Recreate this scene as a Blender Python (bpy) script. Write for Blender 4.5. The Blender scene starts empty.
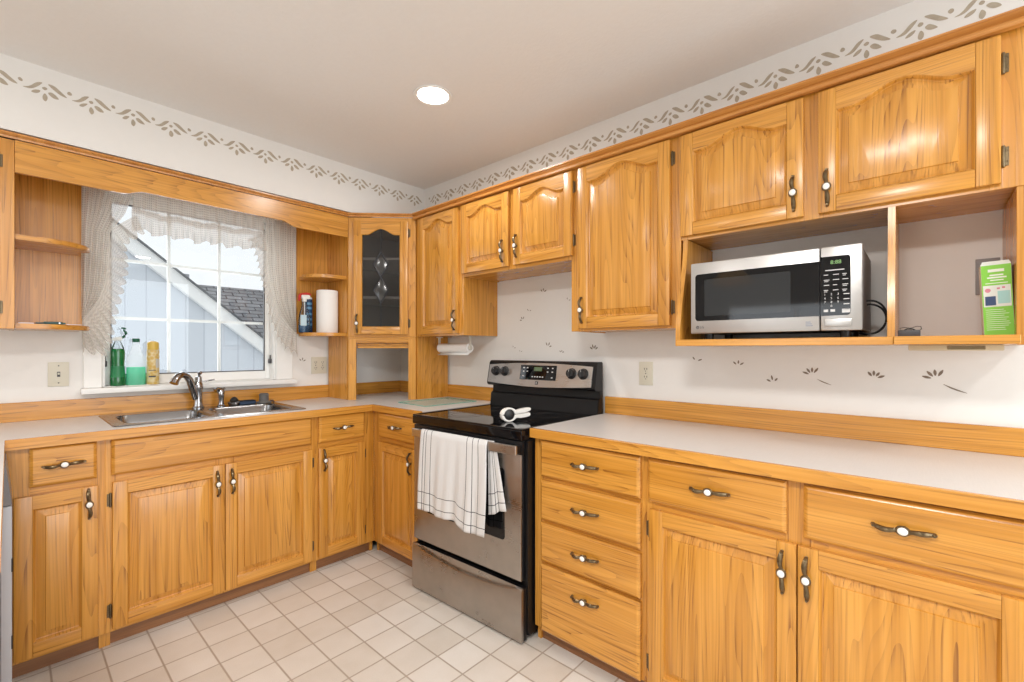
import bpy, bmesh, math, random
from mathutils import Vector, Matrix
R = math.radians
random.seed(7)
scene = bpy.context.scene
COL = scene.collection

# ------------------------------------------------------------------ camera
cam_data = bpy.data.cameras.new('camera')
cam_data.sensor_width = 36.0
cam_data.lens = 16.0
cam_data.shift_x = 1.25 / 1024
cam_data.shift_y = 9.19 / 1024
cam_data.clip_start = 0.02
cam = bpy.data.objects.new('camera', cam_data)
COL.objects.link(cam)
cam.location = (-2.1404, -3.1434, 1.2471)
cam.rotation_euler = (R(90), 0, R(42.1525 - 90))
scene.camera = cam

# ------------------------------------------------------------------ world, lights, exposure
world = bpy.data.worlds.new('overcast_sky')
scene.world = world
world.use_nodes = True
wn = world.node_tree.nodes
wl = world.node_tree.links
wbg = wn['Background']
wbg.inputs['Color'].default_value = (0.93, 0.965, 1.0, 1)
wbg.inputs['Strength'].default_value = 1.1

scene.view_settings.view_transform = 'Standard'
scene.view_settings.look = 'None'
scene.view_settings.exposure = 0.0
scene.view_settings.gamma = 1.0
scene.view_settings.use_curve_mapping = False
try:
    scene.cycles.max_bounces = 10
    scene.cycles.diffuse_bounces = 5
    scene.cycles.transparent_max_bounces = 16
    scene.cycles.sample_clamp_indirect = 6.0
except Exception:
    pass

CEIL = 2.477
ADDED_DOME_POWER = 48.0  # watts of the added overhead dome
CAN_POWER = 10.0          # each recessed can, watts
ADDED_DAYLIGHT = 46.0           # daylight through the unseen window added behind the camera

def area_light(name, loc, rot, size, power, color=(1, 1, 1), size_y=None, shape='DISK', spread=180):
    d = bpy.data.lights.new(name, 'AREA')
    d.shape = shape
    d.size = size
    if size_y:
        d.size_y = size_y
    d.energy = power
    d.color = color
    d.spread = R(spread)
    o = bpy.data.objects.new(name, d)
    o.location = loc
    o.rotation_euler = rot
    COL.objects.link(o)
    return o

# daylight of the added unseen window behind the camera and the left-wall window
area_light('added_back_daylight', (-1.35, -5.42, 1.35), (R(90), 0, 0), 2.3, ADDED_DAYLIGHT, (0.90, 0.955, 1.0), 1.9, 'RECTANGLE')  # fill from behind the camera, placed in an added window
area_light('daylight_left_window', (-5.50, -1.90, 1.42), (R(90), 0, R(-90)), 1.6, 13.0, (0.90, 0.955, 1.0), 0.85, 'RECTANGLE')
area_light('daylight_kitchen_window', (-1.39, 0.20, 1.56), (R(-90), 0, 0), 0.8, 7.0, (0.92, 0.96, 1.0), 0.9, 'RECTANGLE')

# ------------------------------------------------------------------ materials
def new_mat(name):
    m = bpy.data.materials.new(name)
    m.use_nodes = True
    nt = m.node_tree
    return m, nt.nodes, nt.links, nt.nodes['Principled BSDF']

def plain(name, color, rough=0.5, metal=0.0, spec=0.5, emit=None, estr=0.0, noise=0.0, nscale=40.0, bump=0.0, coat=0.0):
    m, n, l, b = new_mat(name)
    b.inputs['Base Color'].default_value = (*color, 1)
    b.inputs['Roughness'].default_value = rough
    b.inputs['Metallic'].default_value = metal
    b.inputs['Specular IOR Level'].default_value = spec
    b.inputs['Coat Weight'].default_value = coat
    if emit:
        b.inputs['Emission Color'].default_value = (*emit, 1)
        b.inputs['Emission Strength'].default_value = estr
    if noise or bump:
        tc = n.new('ShaderNodeTexCoord')
        nz = n.new('ShaderNodeTexNoise')
        nz.inputs['Scale'].default_value = nscale
        nz.inputs['Detail'].default_value = 4
        l.new(tc.outputs['Object'], nz.inputs['Vector'])
        if noise:
            mx = n.new('ShaderNodeMix')
            mx.data_type = 'RGBA'
            mx.inputs['A'].default_value = (*[c * (1 - noise) for c in color], 1)
            mx.inputs['B'].default_value = (*[min(1, c * (1 + noise)) for c in color], 1)
            l.new(nz.outputs['Fac'], mx.inputs['Factor'])
            l.new(mx.outputs['Result'], b.inputs['Base Color'])
        if bump:
            bp = n.new('ShaderNodeBump')
            bp.inputs['Strength'].default_value = bump
            bp.inputs['Distance'].default_value = 0.004
            l.new(nz.outputs['Fac'], bp.inputs['Height'])
            l.new(bp.outputs['Normal'], b.inputs['Normal'])
    return m

def math_node(n, l, op, a, b=None, c=None):
    m = n.new('ShaderNodeMath')
    m.operation = op
    for i, v in enumerate((a, b, c)):
        if v is None:
            continue
        if isinstance(v, (int, float)):
            m.inputs[i].default_value = v
        else:
            l.new(v, m.inputs[i])
    return m.outputs[0]

def oak(name, axis, light=(0.70, 0.335, 0.060), mid=(0.57, 0.248, 0.032), dark=(0.22, 0.074, 0.011), rough=0.27):
    """Plain sawn oak: grain along the given axis (X, Y or Z) of the object's own space."""
    m, n, l, b = new_mat(name)
    tc = n.new('ShaderNodeTexCoord')
    oi = n.new('ShaderNodeObjectInfo')
    rnd = n.new('ShaderNodeVectorMath')
    rnd.operation = 'SCALE'
    rnd.inputs[0].default_value = (5.31, 3.77, 7.13)
    l.new(oi.outputs['Random'], rnd.inputs['Scale'])
    add = n.new('ShaderNodeVectorMath')
    add.operation = 'ADD'
    l.new(tc.outputs['Object'], add.inputs[0])
    l.new(rnd.outputs[0], add.inputs[1])
    def stretched(k, scale, detail, rgh=0.5):
        mp = n.new('ShaderNodeMapping')
        mp.inputs['Scale'].default_value = {'X': (k, .5, 1), 'Y': (1, k, 1), 'Z': (1, .5, k)}[axis]
        l.new(add.outputs[0], mp.inputs['Vector'])
        nz = n.new('ShaderNodeTexNoise')
        nz.inputs['Scale'].default_value = scale
        nz.inputs['Detail'].default_value = detail
        nz.inputs['Roughness'].default_value = rgh
        l.new(mp.outputs[0], nz.inputs['Vector'])
        return nz.outputs['Fac']
    # growth rings: contour lines of a slow, stretched field, cathedral shaped
    field = stretched(0.065, 6.0, 2.0, 0.38)
    ring = math_node(n, l, 'FRACT', math_node(n, l, 'MULTIPLY', field, 34.0))
    early = n.new('ShaderNodeMapRange')
    early.inputs['From Min'].default_value = 0.45
    early.inputs['From Max'].default_value = 1.0
    l.new(ring, early.inputs['Value'])
    early = math_node(n, l, 'POWER', early.outputs[0], 1.5)
    # open pores: short dashes along the grain
    pores = n.new('ShaderNodeMapRange')
    pores.inputs['From Min'].default_value = 0.50
    pores.inputs['From Max'].default_value = 0.68
    l.new(stretched(0.014, 170.0, 2.0), pores.inputs['Value'])
    streak = n.new('ShaderNodeMapRange')
    streak.inputs['From Min'].default_value = 0.35
    streak.inputs['From Max'].default_value = 0.65
    l.new(stretched(0.03, 42.0, 2.0), streak.inputs['Value'])
    m1 = n.new('ShaderNodeMix')
    m1.data_type = 'RGBA'
    m1.inputs['A'].default_value = (*light, 1)
    m1.inputs['B'].default_value = (*mid, 1)
    l.new(streak.outputs[0], m1.inputs['Factor'])
    m2 = n.new('ShaderNodeMix')
    m2.data_type = 'RGBA'
    m2.inputs['B'].default_value = (*dark, 1)
    l.new(m1.outputs['Result'], m2.inputs['A'])
    f1 = math_node(n, l, 'MULTIPLY', early, 0.22)
    f2 = math_node(n, l, 'MULTIPLY', pores.outputs[0], math_node(n, l, 'MULTIPLY_ADD', early, 0.50, 0.20))
    l.new(math_node(n, l, 'ADD', f1, f2), m2.inputs['Factor'])
    l.new(m2.outputs['Result'], b.inputs['Base Color'])
    b.inputs['Roughness'].default_value = rough
    b.inputs['Coat Weight'].default_value = 0.35
    b.inputs['Coat Roughness'].default_value = 0.2
    b.inputs['Specular IOR Level'].default_value = 0.5
    bp = n.new('ShaderNodeBump')
    bp.inputs['Strength'].default_value = 0.15
    bp.inputs['Distance'].default_value = 0.001
    l.new(math_node(n, l, 'SUBTRACT', 1.0, pores.outputs[0]), bp.inputs['Height'])
    l.new(bp.outputs['Normal'], b.inputs['Normal'])
    return m

OV = oak('oak_grain_vertical', 'Z')
OH = oak('oak_grain_along', 'X')
OD = oak('oak_grain_depth', 'Y')
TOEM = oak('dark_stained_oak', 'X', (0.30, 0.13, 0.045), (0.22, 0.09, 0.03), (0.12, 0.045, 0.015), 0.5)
WOOD = [OV, OH, OD]
WALLM = plain('white_wall_paint', (0.81, 0.80, 0.775), 0.75, noise=0.015, nscale=30, bump=0.06)
CEILM = plain('ceiling_paint', (0.82, 0.81, 0.795), 0.9, noise=0.02, nscale=60, bump=0.25)
WHITE = plain('white_vinyl', (0.86, 0.86, 0.84), 0.4)
PLATEM = plain('almond_plastic', (0.66, 0.63, 0.52), 0.4)
DARKM = plain('dark_slot', (0.02, 0.02, 0.02), 0.5)
BRONZE = plain('antique_brass', (0.17, 0.125, 0.07), 0.33, 0.9, noise=0.35, nscale=180)
CERAMIC = plain('white_ceramic', (0.9, 0.88, 0.84), 0.15)
BLACKGL = plain('black_glass', (0.004, 0.004, 0.005), 0.04, spec=0.4)
BLACKEN = plain('black_enamel', (0.006, 0.006, 0.007), 0.35, spec=0.35)
BLACKPL = plain('black_plastic', (0.016, 0.016, 0.017), 0.4)
GREYPL = plain('dark_grey_plastic', (0.06, 0.06, 0.065), 0.5)
CHROME = plain('chrome', (0.42, 0.42, 0.43), 0.12, 1.0)
INK = plain('stencil_paint', (0.45, 0.39, 0.305), 0.8, noise=0.2, nscale=50)
INKD = plain('dark_stencil_paint', (0.22, 0.17, 0.13), 0.8, noise=0.2, nscale=60)
PAPER = plain('white_paper', (0.86, 0.85, 0.83), 0.9, bump=0.2, nscale=150)

def steel(name, axis, color=(0.56, 0.54, 0.52), rough=0.3, smudge=0.06):
    m, n, l, b = new_mat(name)
    tc = n.new('ShaderNodeTexCoord')
    mp = n.new('ShaderNodeMapping')
    mp.inputs['Scale'].default_value = {'X': (2, 500, 500), 'Y': (500, 2, 500), 'Z': (500, 500, 2)}[axis]
    l.new(tc.outputs['Object'], mp.inputs['Vector'])
    nz = n.new('ShaderNodeTexNoise')
    nz.inputs['Scale'].default_value = 1.0
    l.new(mp.outputs[0], nz.inputs['Vector'])
    n2 = n.new('ShaderNodeTexNoise')
    n2.inputs['Scale'].default_value = 9.0
    n2.inputs['Detail'].default_value = 3.5
    l.new(tc.outputs['Object'], n2.inputs['Vector'])
    r = math_node(n, l, 'MULTIPLY_ADD', nz.outputs['Fac'], 0.12, rough - 0.06)
    r = math_node(n, l, 'ADD', r, math_node(n, l, 'MULTIPLY_ADD', n2.outputs['Fac'], smudge * 3, -smudge * 1.5))
    l.new(r, b.inputs['Roughness'])
    mx = n.new('ShaderNodeMix')
    mx.data_type = 'RGBA'
    mx.inputs['A'].default_value = (*[c * (1 - smudge * 2.2) for c in color], 1)
    mx.inputs['B'].default_value = (*[c * (1 + smudge * 1.4) for c in color], 1)
    l.new(n2.outputs['Fac'], mx.inputs['Factor'])
    l.new(mx.outputs['Result'], b.inputs['Base Color'])
    b.inputs['Metallic'].default_value = 1.0
    return m

STEEL = steel('brushed_steel', 'X')
STEELDIRTY = steel('smudged_brushed_steel', 'X', (0.46, 0.425, 0.39), 0.33, 0.13)
SINKM = steel('sink_steel', 'X', (0.30, 0.30, 0.305), 0.22, 0.03)
MWSTEEL = steel('microwave_steel', 'X', (0.54, 0.53, 0.52), 0.34, 0.03)

def laminate(name, color):
    m, n, l, b = new_mat(name)
    tc = n.new('ShaderNodeTexCoord')
    outs = []
    for s in ((14, 330, 1), (330, 14, 1)):
        mp = n.new('ShaderNodeMapping')
        mp.inputs['Scale'].default_value = s
        l.new(tc.outputs['Object'], mp.inputs['Vector'])
        nz = n.new('ShaderNodeTexNoise')
        nz.inputs['Scale'].default_value = 1.0
        nz.inputs['Detail'].default_value = 2
        l.new(mp.outputs[0], nz.inputs['Vector'])
        outs.append(nz.outputs['Fac'])
    f = math_node(n, l, 'MULTIPLY', math_node(n, l, 'ADD', outs[0], outs[1]), 0.5)
    mx = n.new('ShaderNodeMix')
    mx.data_type = 'RGBA'
    mx.inputs['A'].default_value = (*[c * 0.88 for c in color], 1)
    mx.inputs['B'].default_value = (*[min(1, c * 1.10) for c in color], 1)
    l.new(f, mx.inputs['Factor'])
    l.new(mx.outputs['Result'], b.inputs['Base Color'])
    b.inputs['Roughness'].default_value = 0.30
    return m

LAM = laminate('linen_laminate', (0.66, 0.635, 0.615))

def tile_floor():
    m, n, l, b = new_mat('vinyl_tile')
    tc = n.new('ShaderNodeTexCoord')
    mp = n.new('ShaderNodeMapping')
    P = 0.152
    mp.inputs['Location'].default_value = (1.27 / P, 1.07 / P, 0)
    mp.inputs['Scale'].default_value = (1 / P, 1 / P, 1)
    l.new(tc.outputs['Object'], mp.inputs['Vector'])
    sp = n.new('ShaderNodeSeparateXYZ')
    l.new(mp.outputs[0], sp.inputs[0])
    edges = []
    cells = []
    for ax in (0, 1):
        f = math_node(n, l, 'FRACT', sp.outputs[ax])
        d = math_node(n, l, 'ABSOLUTE', math_node(n, l, 'SUBTRACT', f, 0.5))
        edges.append(d)
        cells.append(math_node(n, l, 'FLOOR', sp.outputs[ax]))
    mxe = math_node(n, l, 'MAXIMUM', edges[0], edges[1])
    gr = n.new('ShaderNodeMapRange')
    gr.inputs['From Min'].default_value = 0.472
    gr.inputs['From Max'].default_value = 0.486
    l.new(mxe, gr.inputs['Value'])
    cb = n.new('ShaderNodeCombineXYZ')
    l.new(cells[0], cb.inputs[0])
    l.new(cells[1], cb.inputs[1])
    wnz = n.new('ShaderNodeTexWhiteNoise')
    l.new(cb.outputs[0], wnz.inputs['Vector'])
    nz = n.new('ShaderNodeTexNoise')
    nz.inputs['Scale'].default_value = 9
    nz.inputs['Detail'].default_value = 4
    l.new(tc.outputs['Object'], nz.inputs['Vector'])
    fine = n.new('ShaderNodeTexNoise')
    fine.inputs['Scale'].default_value = 260
    fine.inputs['Detail'].default_value = 2
    l.new(tc.outputs['Object'], fine.inputs['Vector'])
    f = math_node(n, l, 'ADD', math_node(n, l, 'MULTIPLY', wnz.outputs['Value'], 0.5), math_node(n, l, 'MULTIPLY', nz.outputs['Fac'], 0.5))
    f = math_node(n, l, 'ADD', f, math_node(n, l, 'MULTIPLY_ADD', fine.outputs['Fac'], 0.5, -0.25))
    t = n.new('ShaderNodeMix')
    t.data_type = 'RGBA'
    t.inputs['A'].default_value = (0.56, 0.50, 0.43, 1)
    t.inputs['B'].default_value = (0.76, 0.73, 0.69, 1)
    l.new(f, t.inputs['Factor'])
    g = n.new('ShaderNodeMix')
    g.data_type = 'RGBA'
    l.new(gr.outputs[0], g.inputs['Factor'])
    l.new(t.outputs['Result'], g.inputs['A'])
    g.inputs['B'].default_value = (0.40, 0.335, 0.275, 1)
    l.new(g.outputs['Result'], b.inputs['Base Color'])
    b.inputs['Roughness'].default_value = 0.42
    bp = n.new('ShaderNodeBump')
    bp.inputs['Strength'].default_value = 0.35
    bp.inputs['Distance'].default_value = 0.002
    l.new(math_node(n, l, 'SUBTRACT', math_node(n, l, 'MULTIPLY', fine.outputs['Fac'], 0.25), gr.outputs[0]), bp.inputs['Height'])
    l.new(bp.outputs['Normal'], b.inputs['Normal'])
    return m

TILE = tile_floor()

def thin_glass(name, tint, mirror=0.08, rough=0.0, bump=0.0, bscale=60, facing=True):
    """Thin pane: light passes straight through, a share is mirrored."""
    m, n, l, b = new_mat(name)
    n.remove(b)
    out = n['Material Output']
    tr = n.new('ShaderNodeBsdfTransparent')
    tr.inputs['Color'].default_value = (*tint, 1)
    gl = n.new('ShaderNodeBsdfGlossy')
    gl.inputs['Roughness'].default_value = rough
    mx = n.new('ShaderNodeMixShader')
    if facing:
        fr = n.new('ShaderNodeFresnel')
        fr.inputs['IOR'].default_value = 1.45
        l.new(math_node(n, l, 'ADD', fr.outputs[0], mirror - 0.04), mx.inputs[0])
    else:
        mx.inputs[0].default_value = mirror
    l.new(tr.outputs[0], mx.inputs[1])
    l.new(gl.outputs[0], mx.inputs[2])
    if bump:
        tc = n.new('ShaderNodeTexCoord')
        nz = n.new('ShaderNodeTexNoise')
        nz.inputs['Scale'].default_value = bscale
        nz.inputs['Detail'].default_value = 3
        l.new(tc.outputs['Object'], nz.inputs['Vector'])
        bp = n.new('ShaderNodeBump')
        bp.inputs['Strength'].default_value = bump
        bp.inputs['Distance'].default_value = 0.01
        l.new(nz.outputs['Fac'], bp.inputs['Height'])
        l.new(bp.outputs['Normal'], gl.inputs['Normal'])
    l.new(mx.outputs[0], out.inputs['Surface'])
    return m

PANE = thin_glass('window_pane', (0.97, 0.98, 0.98), 0.04)
SEEDY = thin_glass('seedy_cabinet_glass', (0.60, 0.60, 0.61), 0.06, 0.0, 0.035, 70)
BOARDGL = thin_glass('green_glass_board', (0.93, 0.965, 0.95), 0.02, 0.3, 0.3, 300, False)
CLEARPL = thin_glass('clear_plastic', (0.93, 0.95, 0.95), 0.05, 0.1)
GREENLIQ = plain('green_dish_soap', (0.0, 0.16, 0.035), 0.15, coat=0.5)
GREENLIQ.node_tree.nodes['Principled BSDF'].inputs['Transmission Weight'].default_value = 0.25
AQUALIQ = plain('aqua_cleaner', (0.05, 0.66, 0.42), 0.15)
AQUALIQ.node_tree.nodes['Principled BSDF'].inputs['Transmission Weight'].default_value = 0.12

def sheer(name, color, cover=0.55, pattern=0.16, freq=150.0):
    m, n, l, b = new_mat(name)
    n.remove(b)
    out = n['Material Output']
    tc = n.new('ShaderNodeTexCoord')
    sp = n.new('ShaderNodeSeparateXYZ')
    l.new(tc.outputs['UV'], sp.inputs[0])
    a = math_node(n, l, 'SINE', math_node(n, l, 'MULTIPLY', sp.outputs[0], freq * 3.8))
    c = math_node(n, l, 'SINE', math_node(n, l, 'MULTIPLY', sp.outputs[1], freq * 3.8))
    d = math_node(n, l, 'MULTIPLY', a, c)
    e = math_node(n, l, 'MAXIMUM', a, c)
    f = math_node(n, l, 'MULTIPLY_ADD', e, pattern, cover)
    di = n.new('ShaderNodeBsdfDiffuse')
    di.inputs['Color'].default_value = (*color, 1)
    tl = n.new('ShaderNodeBsdfTranslucent')
    tl.inputs['Color'].default_value = (*color, 1)
    m1 = n.new('ShaderNodeMixShader')
    m1.inputs[0].default_value = 0.28
    l.new(di.outputs[0], m1.inputs[1])
    l.new(tl.outputs[0], m1.inputs[2])
    tr = n.new('ShaderNodeBsdfTransparent')
    m2 = n.new('ShaderNodeMixShader')
    l.new(f, m2.inputs[0])
    l.new(tr.outputs[0], m2.inputs[1])
    l.new(m1.outputs[0], m2.inputs[2])
    l.new(m2.outputs[0], out.inputs['Surface'])
    return m

def translucent(name, color, thru=0.5, clear=0.0):
    """Back-lit plastic or liquid: part of the light is scattered through, a share passes straight."""
    m, n, l, b = new_mat(name)
    tl = n.new('ShaderNodeBsdfTranslucent')
    tl.inputs['Color'].default_value = (*color, 1)
    b.inputs['Base Color'].default_value = (*color, 1)
    b.inputs['Roughness'].default_value = 0.2
    m1 = n.new('ShaderNodeMixShader')
    m1.inputs[0].default_value = thru
    l.new(b.outputs[0], m1.inputs[1])
    l.new(tl.outputs[0], m1.inputs[2])
    tr = n.new('ShaderNodeBsdfTransparent')
    m2 = n.new('ShaderNodeMixShader')
    m2.inputs[0].default_value = clear
    l.new(m1.outputs[0], m2.inputs[1])
    l.new(tr.outputs[0], m2.inputs[2])
    l.new(m2.outputs[0], n['Material Output'].inputs['Surface'])
    return m
AQUALIQ = translucent('aqua_cleaner', (0.10, 0.80, 0.52), 0.5, 0.15)
FROST = translucent('frosted_plastic', (0.86, 0.90, 0.90), 0.4, 0.82)

SHEER = sheer('sheer_curtain', (0.72, 0.675, 0.615), 0.54, 0.18)
RUFFLE = sheer('sheer_ruffle', (0.64, 0.60, 0.545), 0.56, 0.18)

# ------------------------------------------------------------------ mesh helpers
class MB:
    """Collects shapes into ONE mesh."""
    def __init__(self):
        self.bm = bmesh.new()

    def _merge(self, t, mat, smooth=False, mtx=None):
        if mtx is not None:
            t.transform(mtx)
        for f in t.faces:
            if mat is not None:
                f.material_index = mat
            f.smooth = smooth
        me = bpy.data.meshes.new('tmp')
        t.to_mesh(me)
        t.free()
        self.bm.from_mesh(me)
        bpy.data.meshes.remove(me)
        return self

    def box(self, x0, x1, y0, y1, z0, z1, mat=0, bev=0.0, seg=1, mtx=None):
        t = bmesh.new()
        bmesh.ops.create_cube(t, size=1.0)
        for v in t.verts:
            v.co = Vector((x0 + (v.co.x + .5) * (x1 - x0), y0 + (v.co.y + .5) * (y1 - y0), z0 + (v.co.z + .5) * (z1 - z0)))
        if bev:
            bmesh.ops.bevel(t, geom=list(t.edges), offset=bev, segments=seg, affect='EDGES', profile=0.6)
        bmesh.ops.recalc_face_normals(t, faces=t.faces)
        return self._merge(t, mat, seg > 1, mtx)

    def prism(self, pts, axis, a0, a1, mat=0, bev=0.0, mtx=None):
        """Extrude a 2D outline. axis X: pts are (y,z); Y: (x,z); Z: (x,y)."""
        t = bmesh.new()
        def P(p, a):
            return {'X': (a, p[0], p[1]), 'Y': (p[0], a, p[1]), 'Z': (p[0], p[1], a)}[axis]
        A = [t.verts.new(P(p, a0)) for p in pts]
        B = [t.verts.new(P(p, a1)) for p in pts]
        t.faces.new(A)
        t.faces.new(B[::-1])
        k = len(pts)
        for i in range(k):
            t.faces.new((A[i], B[i], B[(i + 1) % k], A[(i + 1) % k]))
        bmesh.ops.recalc_face_normals(t, faces=t.faces)
        if bev:
            es = [e for e in t.edges if e.calc_face_angle(0) > 0.5]
            bmesh.ops.bevel(t, geom=es, offset=bev, segments=2, affect='EDGES')
        return self._merge(t, mat, False, mtx)

    def loops(self, rings, mat=0, cap0=True, cap1=True, smooth=True, closed=True, mtx=None, mats=None):
        t = bmesh.new()
        vs = [[t.verts.new(p) for p in r] for r in rings]
        for a in range(len(vs) - 1):
            k = len(vs[a])
            for i in range(k if closed else k - 1):
                j = (i + 1) % k
                try:
                    f = t.faces.new((vs[a][i], vs[a][j], vs[a + 1][j], vs[a + 1][i]))
                    if mats:
                        f.material_index = mats[a]
                except ValueError:
                    pass
        if cap0:
            f = t.faces.new(vs[0][::-1])
            if mats:
                f.material_index = mats[0]
        if cap1:
            f = t.faces.new(vs[-1])
            if mats:
                f.material_index = mats[-1]
        bmesh.ops.recalc_face_normals(t, faces=t.faces)
        return self._merge(t, None if mats else mat, smooth, mtx)

    def tube(self, pts, r, mat=0, n=8, rr=None, flat=1.0, up=(0, 0, 1), mtx=None):
        pts = [Vector(p) for p in pts]
        rings = []
        for i, p in enumerate(pts):
            d = (pts[min(i + 1, len(pts) - 1)] - pts[max(i - 1, 0)]).normalized()
            u = Vector(up)
            if abs(d.dot(u)) > 0.95:
                u = Vector((1, 0, 0)) if abs(d.x) < 0.9 else Vector((0, 1, 0))
            s = d.cross(u).normalized()
            w = s.cross(d).normalized()
            rad = rr[i] if rr else r
            rings.append([p + s * (math.cos(2 * math.pi * k / n) * rad) + w * (math.sin(2 * math.pi * k / n) * rad * flat) for k in range(n)])
        return self.loops(rings, mat, mtx=mtx)

    def lathe(self, prof, loc=(0, 0, 0), axis='Z', n=24, mat=0, mats=None, sx=1.0, sy=1.0, mtx=None, smooth=True):
        """prof: list of (radius, height along axis)."""
        rings = []
        for r, h in prof:
            r = max(r, 1e-5)
            ring = []
            for k in range(n):
                a = 2 * math.pi * k / n
                c, s = math.cos(a) * r * sx, math.sin(a) * r * sy
                if axis == 'Z':
                    p = (c, s, h)
                elif axis == 'Y':
                    p = (c, h, s)
                else:
                    p = (h, c, s)
                ring.append(Vector(p) + Vector(loc))
            rings.append(ring)
        return self.loops(rings, mat, mats=mats, mtx=mtx, smooth=smooth)

    def poly(self, pts, mat=0):
        vs = [self.bm.verts.new(p) for p in pts]
        f = self.bm.faces.new(vs)
        f.material_index = mat
        return self

    def build(self, name, mats, parent=None, angle=35, recalc=False):
        if recalc:
            bmesh.ops.recalc_face_normals(self.bm, faces=self.bm.faces)
        me = bpy.data.meshes.new(name)
        self.bm.to_mesh(me)
        self.bm.free()
        if not isinstance(mats, (list, tuple)):
            mats = [mats]
        for m in mats:
            me.materials.append(m)
        for p in me.polygons:
            p.use_smooth = True
        me.set_sharp_from_angle(angle=R(angle))
        o = bpy.data.objects.new(name, me)
        COL.objects.link(o)
        if parent is not None:
            o.parent = parent
        return o

def tag(o, label, cat, group=None, kind=None):
    o['label'] = label
    o['category'] = cat
    if group:
        o['group'] = group
    if kind:
        o['kind'] = kind
    return o

def thing(name, label, cat, loc=(0, 0, 0), rotz=0.0, group=None):
    o = bpy.data.objects.new(name, None)
    o.empty_display_size = 0.05
    o.location = loc
    o.rotation_euler = (0, 0, rotz)
    COL.objects.link(o)
    return tag(o, label, cat, group)

def struct(o):
    o['kind'] = 'structure'
    return o

def text(name, body, size, mat, parent, loc, rot=(R(90), 0, 0), align='CENTER', extrude=0.0003, sx=1.0):
    cu = bpy.data.curves.new(name, 'FONT')
    cu.body = body
    cu.size = size
    cu.align_x = align
    cu.align_y = 'CENTER'
    cu.extrude = extrude
    cu.resolution_u = 3
    tmp = bpy.data.objects.new('tmp_text', cu)
    COL.objects.link(tmp)
    dg = bpy.context.evaluated_depsgraph_get()
    me = bpy.data.meshes.new_from_object(tmp.evaluated_get(dg))
    bpy.data.objects.remove(tmp)
    bpy.data.curves.remove(cu)
    me.materials.clear()
    me.materials.append(mat)
    o = bpy.data.objects.new(name, me)
    o.location = loc
    o.rotation_euler = rot
    o.scale = (sx, 1, 1)
    COL.objects.link(o)
    o.parent = parent
    return o

def interp(pts, t):
    """Piecewise linear: pts sorted by first value."""
    if t <= pts[0][0]:
        return pts[0][1]
    for (a, b), (c, d) in zip(pts, pts[1:]):
        if t <= c:
            k = (t - a) / (c - a) if c > a else 0
            return b + (d - b) * k
    return pts[-1][1]

WIN, RNG, DIA = 0.0, R(-90), R(-45)       # how a unit is turned: front faces -Y on the window wall, -X on the range wall

# ------------------------------------------------------------------ room shell
XL, YB = -5.60, -5.50                     # left wall, wall behind the camera
b = MB()
b.box(XL - 0.12, 0.12, YB - 0.12, 0.12, -0.06, 0.0)
struct(b.build('floor', TILE))
b = MB()
b.box(XL - 0.12, 0.12, YB - 0.12, 0.12, CEIL, CEIL + 0.08)
struct(b.build('ceiling', CEILM))
# wall with the window over the sink
WX0, WX1, WZ0, WZ1 = -1.815, -0.965, 1.055, 2.085
b = MB()
b.box(XL - 0.12, WX0, 0, 0.12, 0, CEIL)
b.box(WX1, 0.12, 0, 0.12, 0, CEIL)
b.box(WX0, WX1, 0, 0.12, 0, WZ0)
b.box(WX0, WX1, 0, 0.12, WZ1, CEIL)
struct(b.build('wall_back', WALLM))
b = MB()
b.box(0, 0.12, YB - 0.12, 0, 0, CEIL)
struct(b.build('wall_right', WALLM))
b = MB()
LY0, LY1, LZ0, LZ1 = -2.75, -1.05, 0.95, 1.88
b.box(XL - 0.12, XL, YB - 0.12, LY0, 0, CEIL)
b.box(XL - 0.12, XL, LY1, 0, 0, CEIL)
b.box(XL - 0.12, XL, LY0, LY1, 0, LZ0)
b.box(XL - 0.12, XL, LY0, LY1, LZ1, CEIL)
struct(b.build('wall_left', WALLM))
b = MB()
for y in (LY0, (LY0 + LY1) / 2 - .03, LY1 - .06):
    b.box(XL - .09, XL - .03, y, y + .06, LZ0, LZ1)
for z in (LZ0, LZ1 - .06):
    b.box(XL - .085, XL - .035, LY0 + .06, LY1 - .06, z, z + .06)
struct(b.build('window_3', WHITE))
# wall behind the camera; its unseen patio window is added to let daylight in
b = MB()
PX0, PX1, PZ0, PZ1 = -2.55, -0.15, 0.35, 2.30
b.box(XL, PX0, YB - 0.12, YB, 0, CEIL)
b.box(PX1, 0, YB - 0.12, YB, 0, CEIL)
b.box(PX0, PX1, YB - 0.12, YB, 0, PZ0)
b.box(PX0, PX1, YB - 0.12, YB, PZ1, CEIL)
struct(b.build('wall_front', WALLM))
b = MB()
for x in (PX0, (PX0 + PX1) / 2 - 0.04, PX1 - 0.08):
    b.box(x, x + 0.08, YB - 0.09, YB - 0.02, PZ0, PZ1)
b.box(PX0 + .08, PX1 - .08, YB - 0.09, YB - 0.02, PZ0, PZ0 + 0.08)
b.box(PX0 + .08, PX1 - .08, YB - 0.09, YB - 0.02, PZ1 - 0.08, PZ1)
w2 = struct(b.build('added_patio_window', WHITE))
# soffit over the window-side cabinets
b = MB()
b.box(-2.80, 0, -0.3125, 0, 2.168, CEIL)
struct(b.build('wall_soffit', WALLM))

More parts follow.
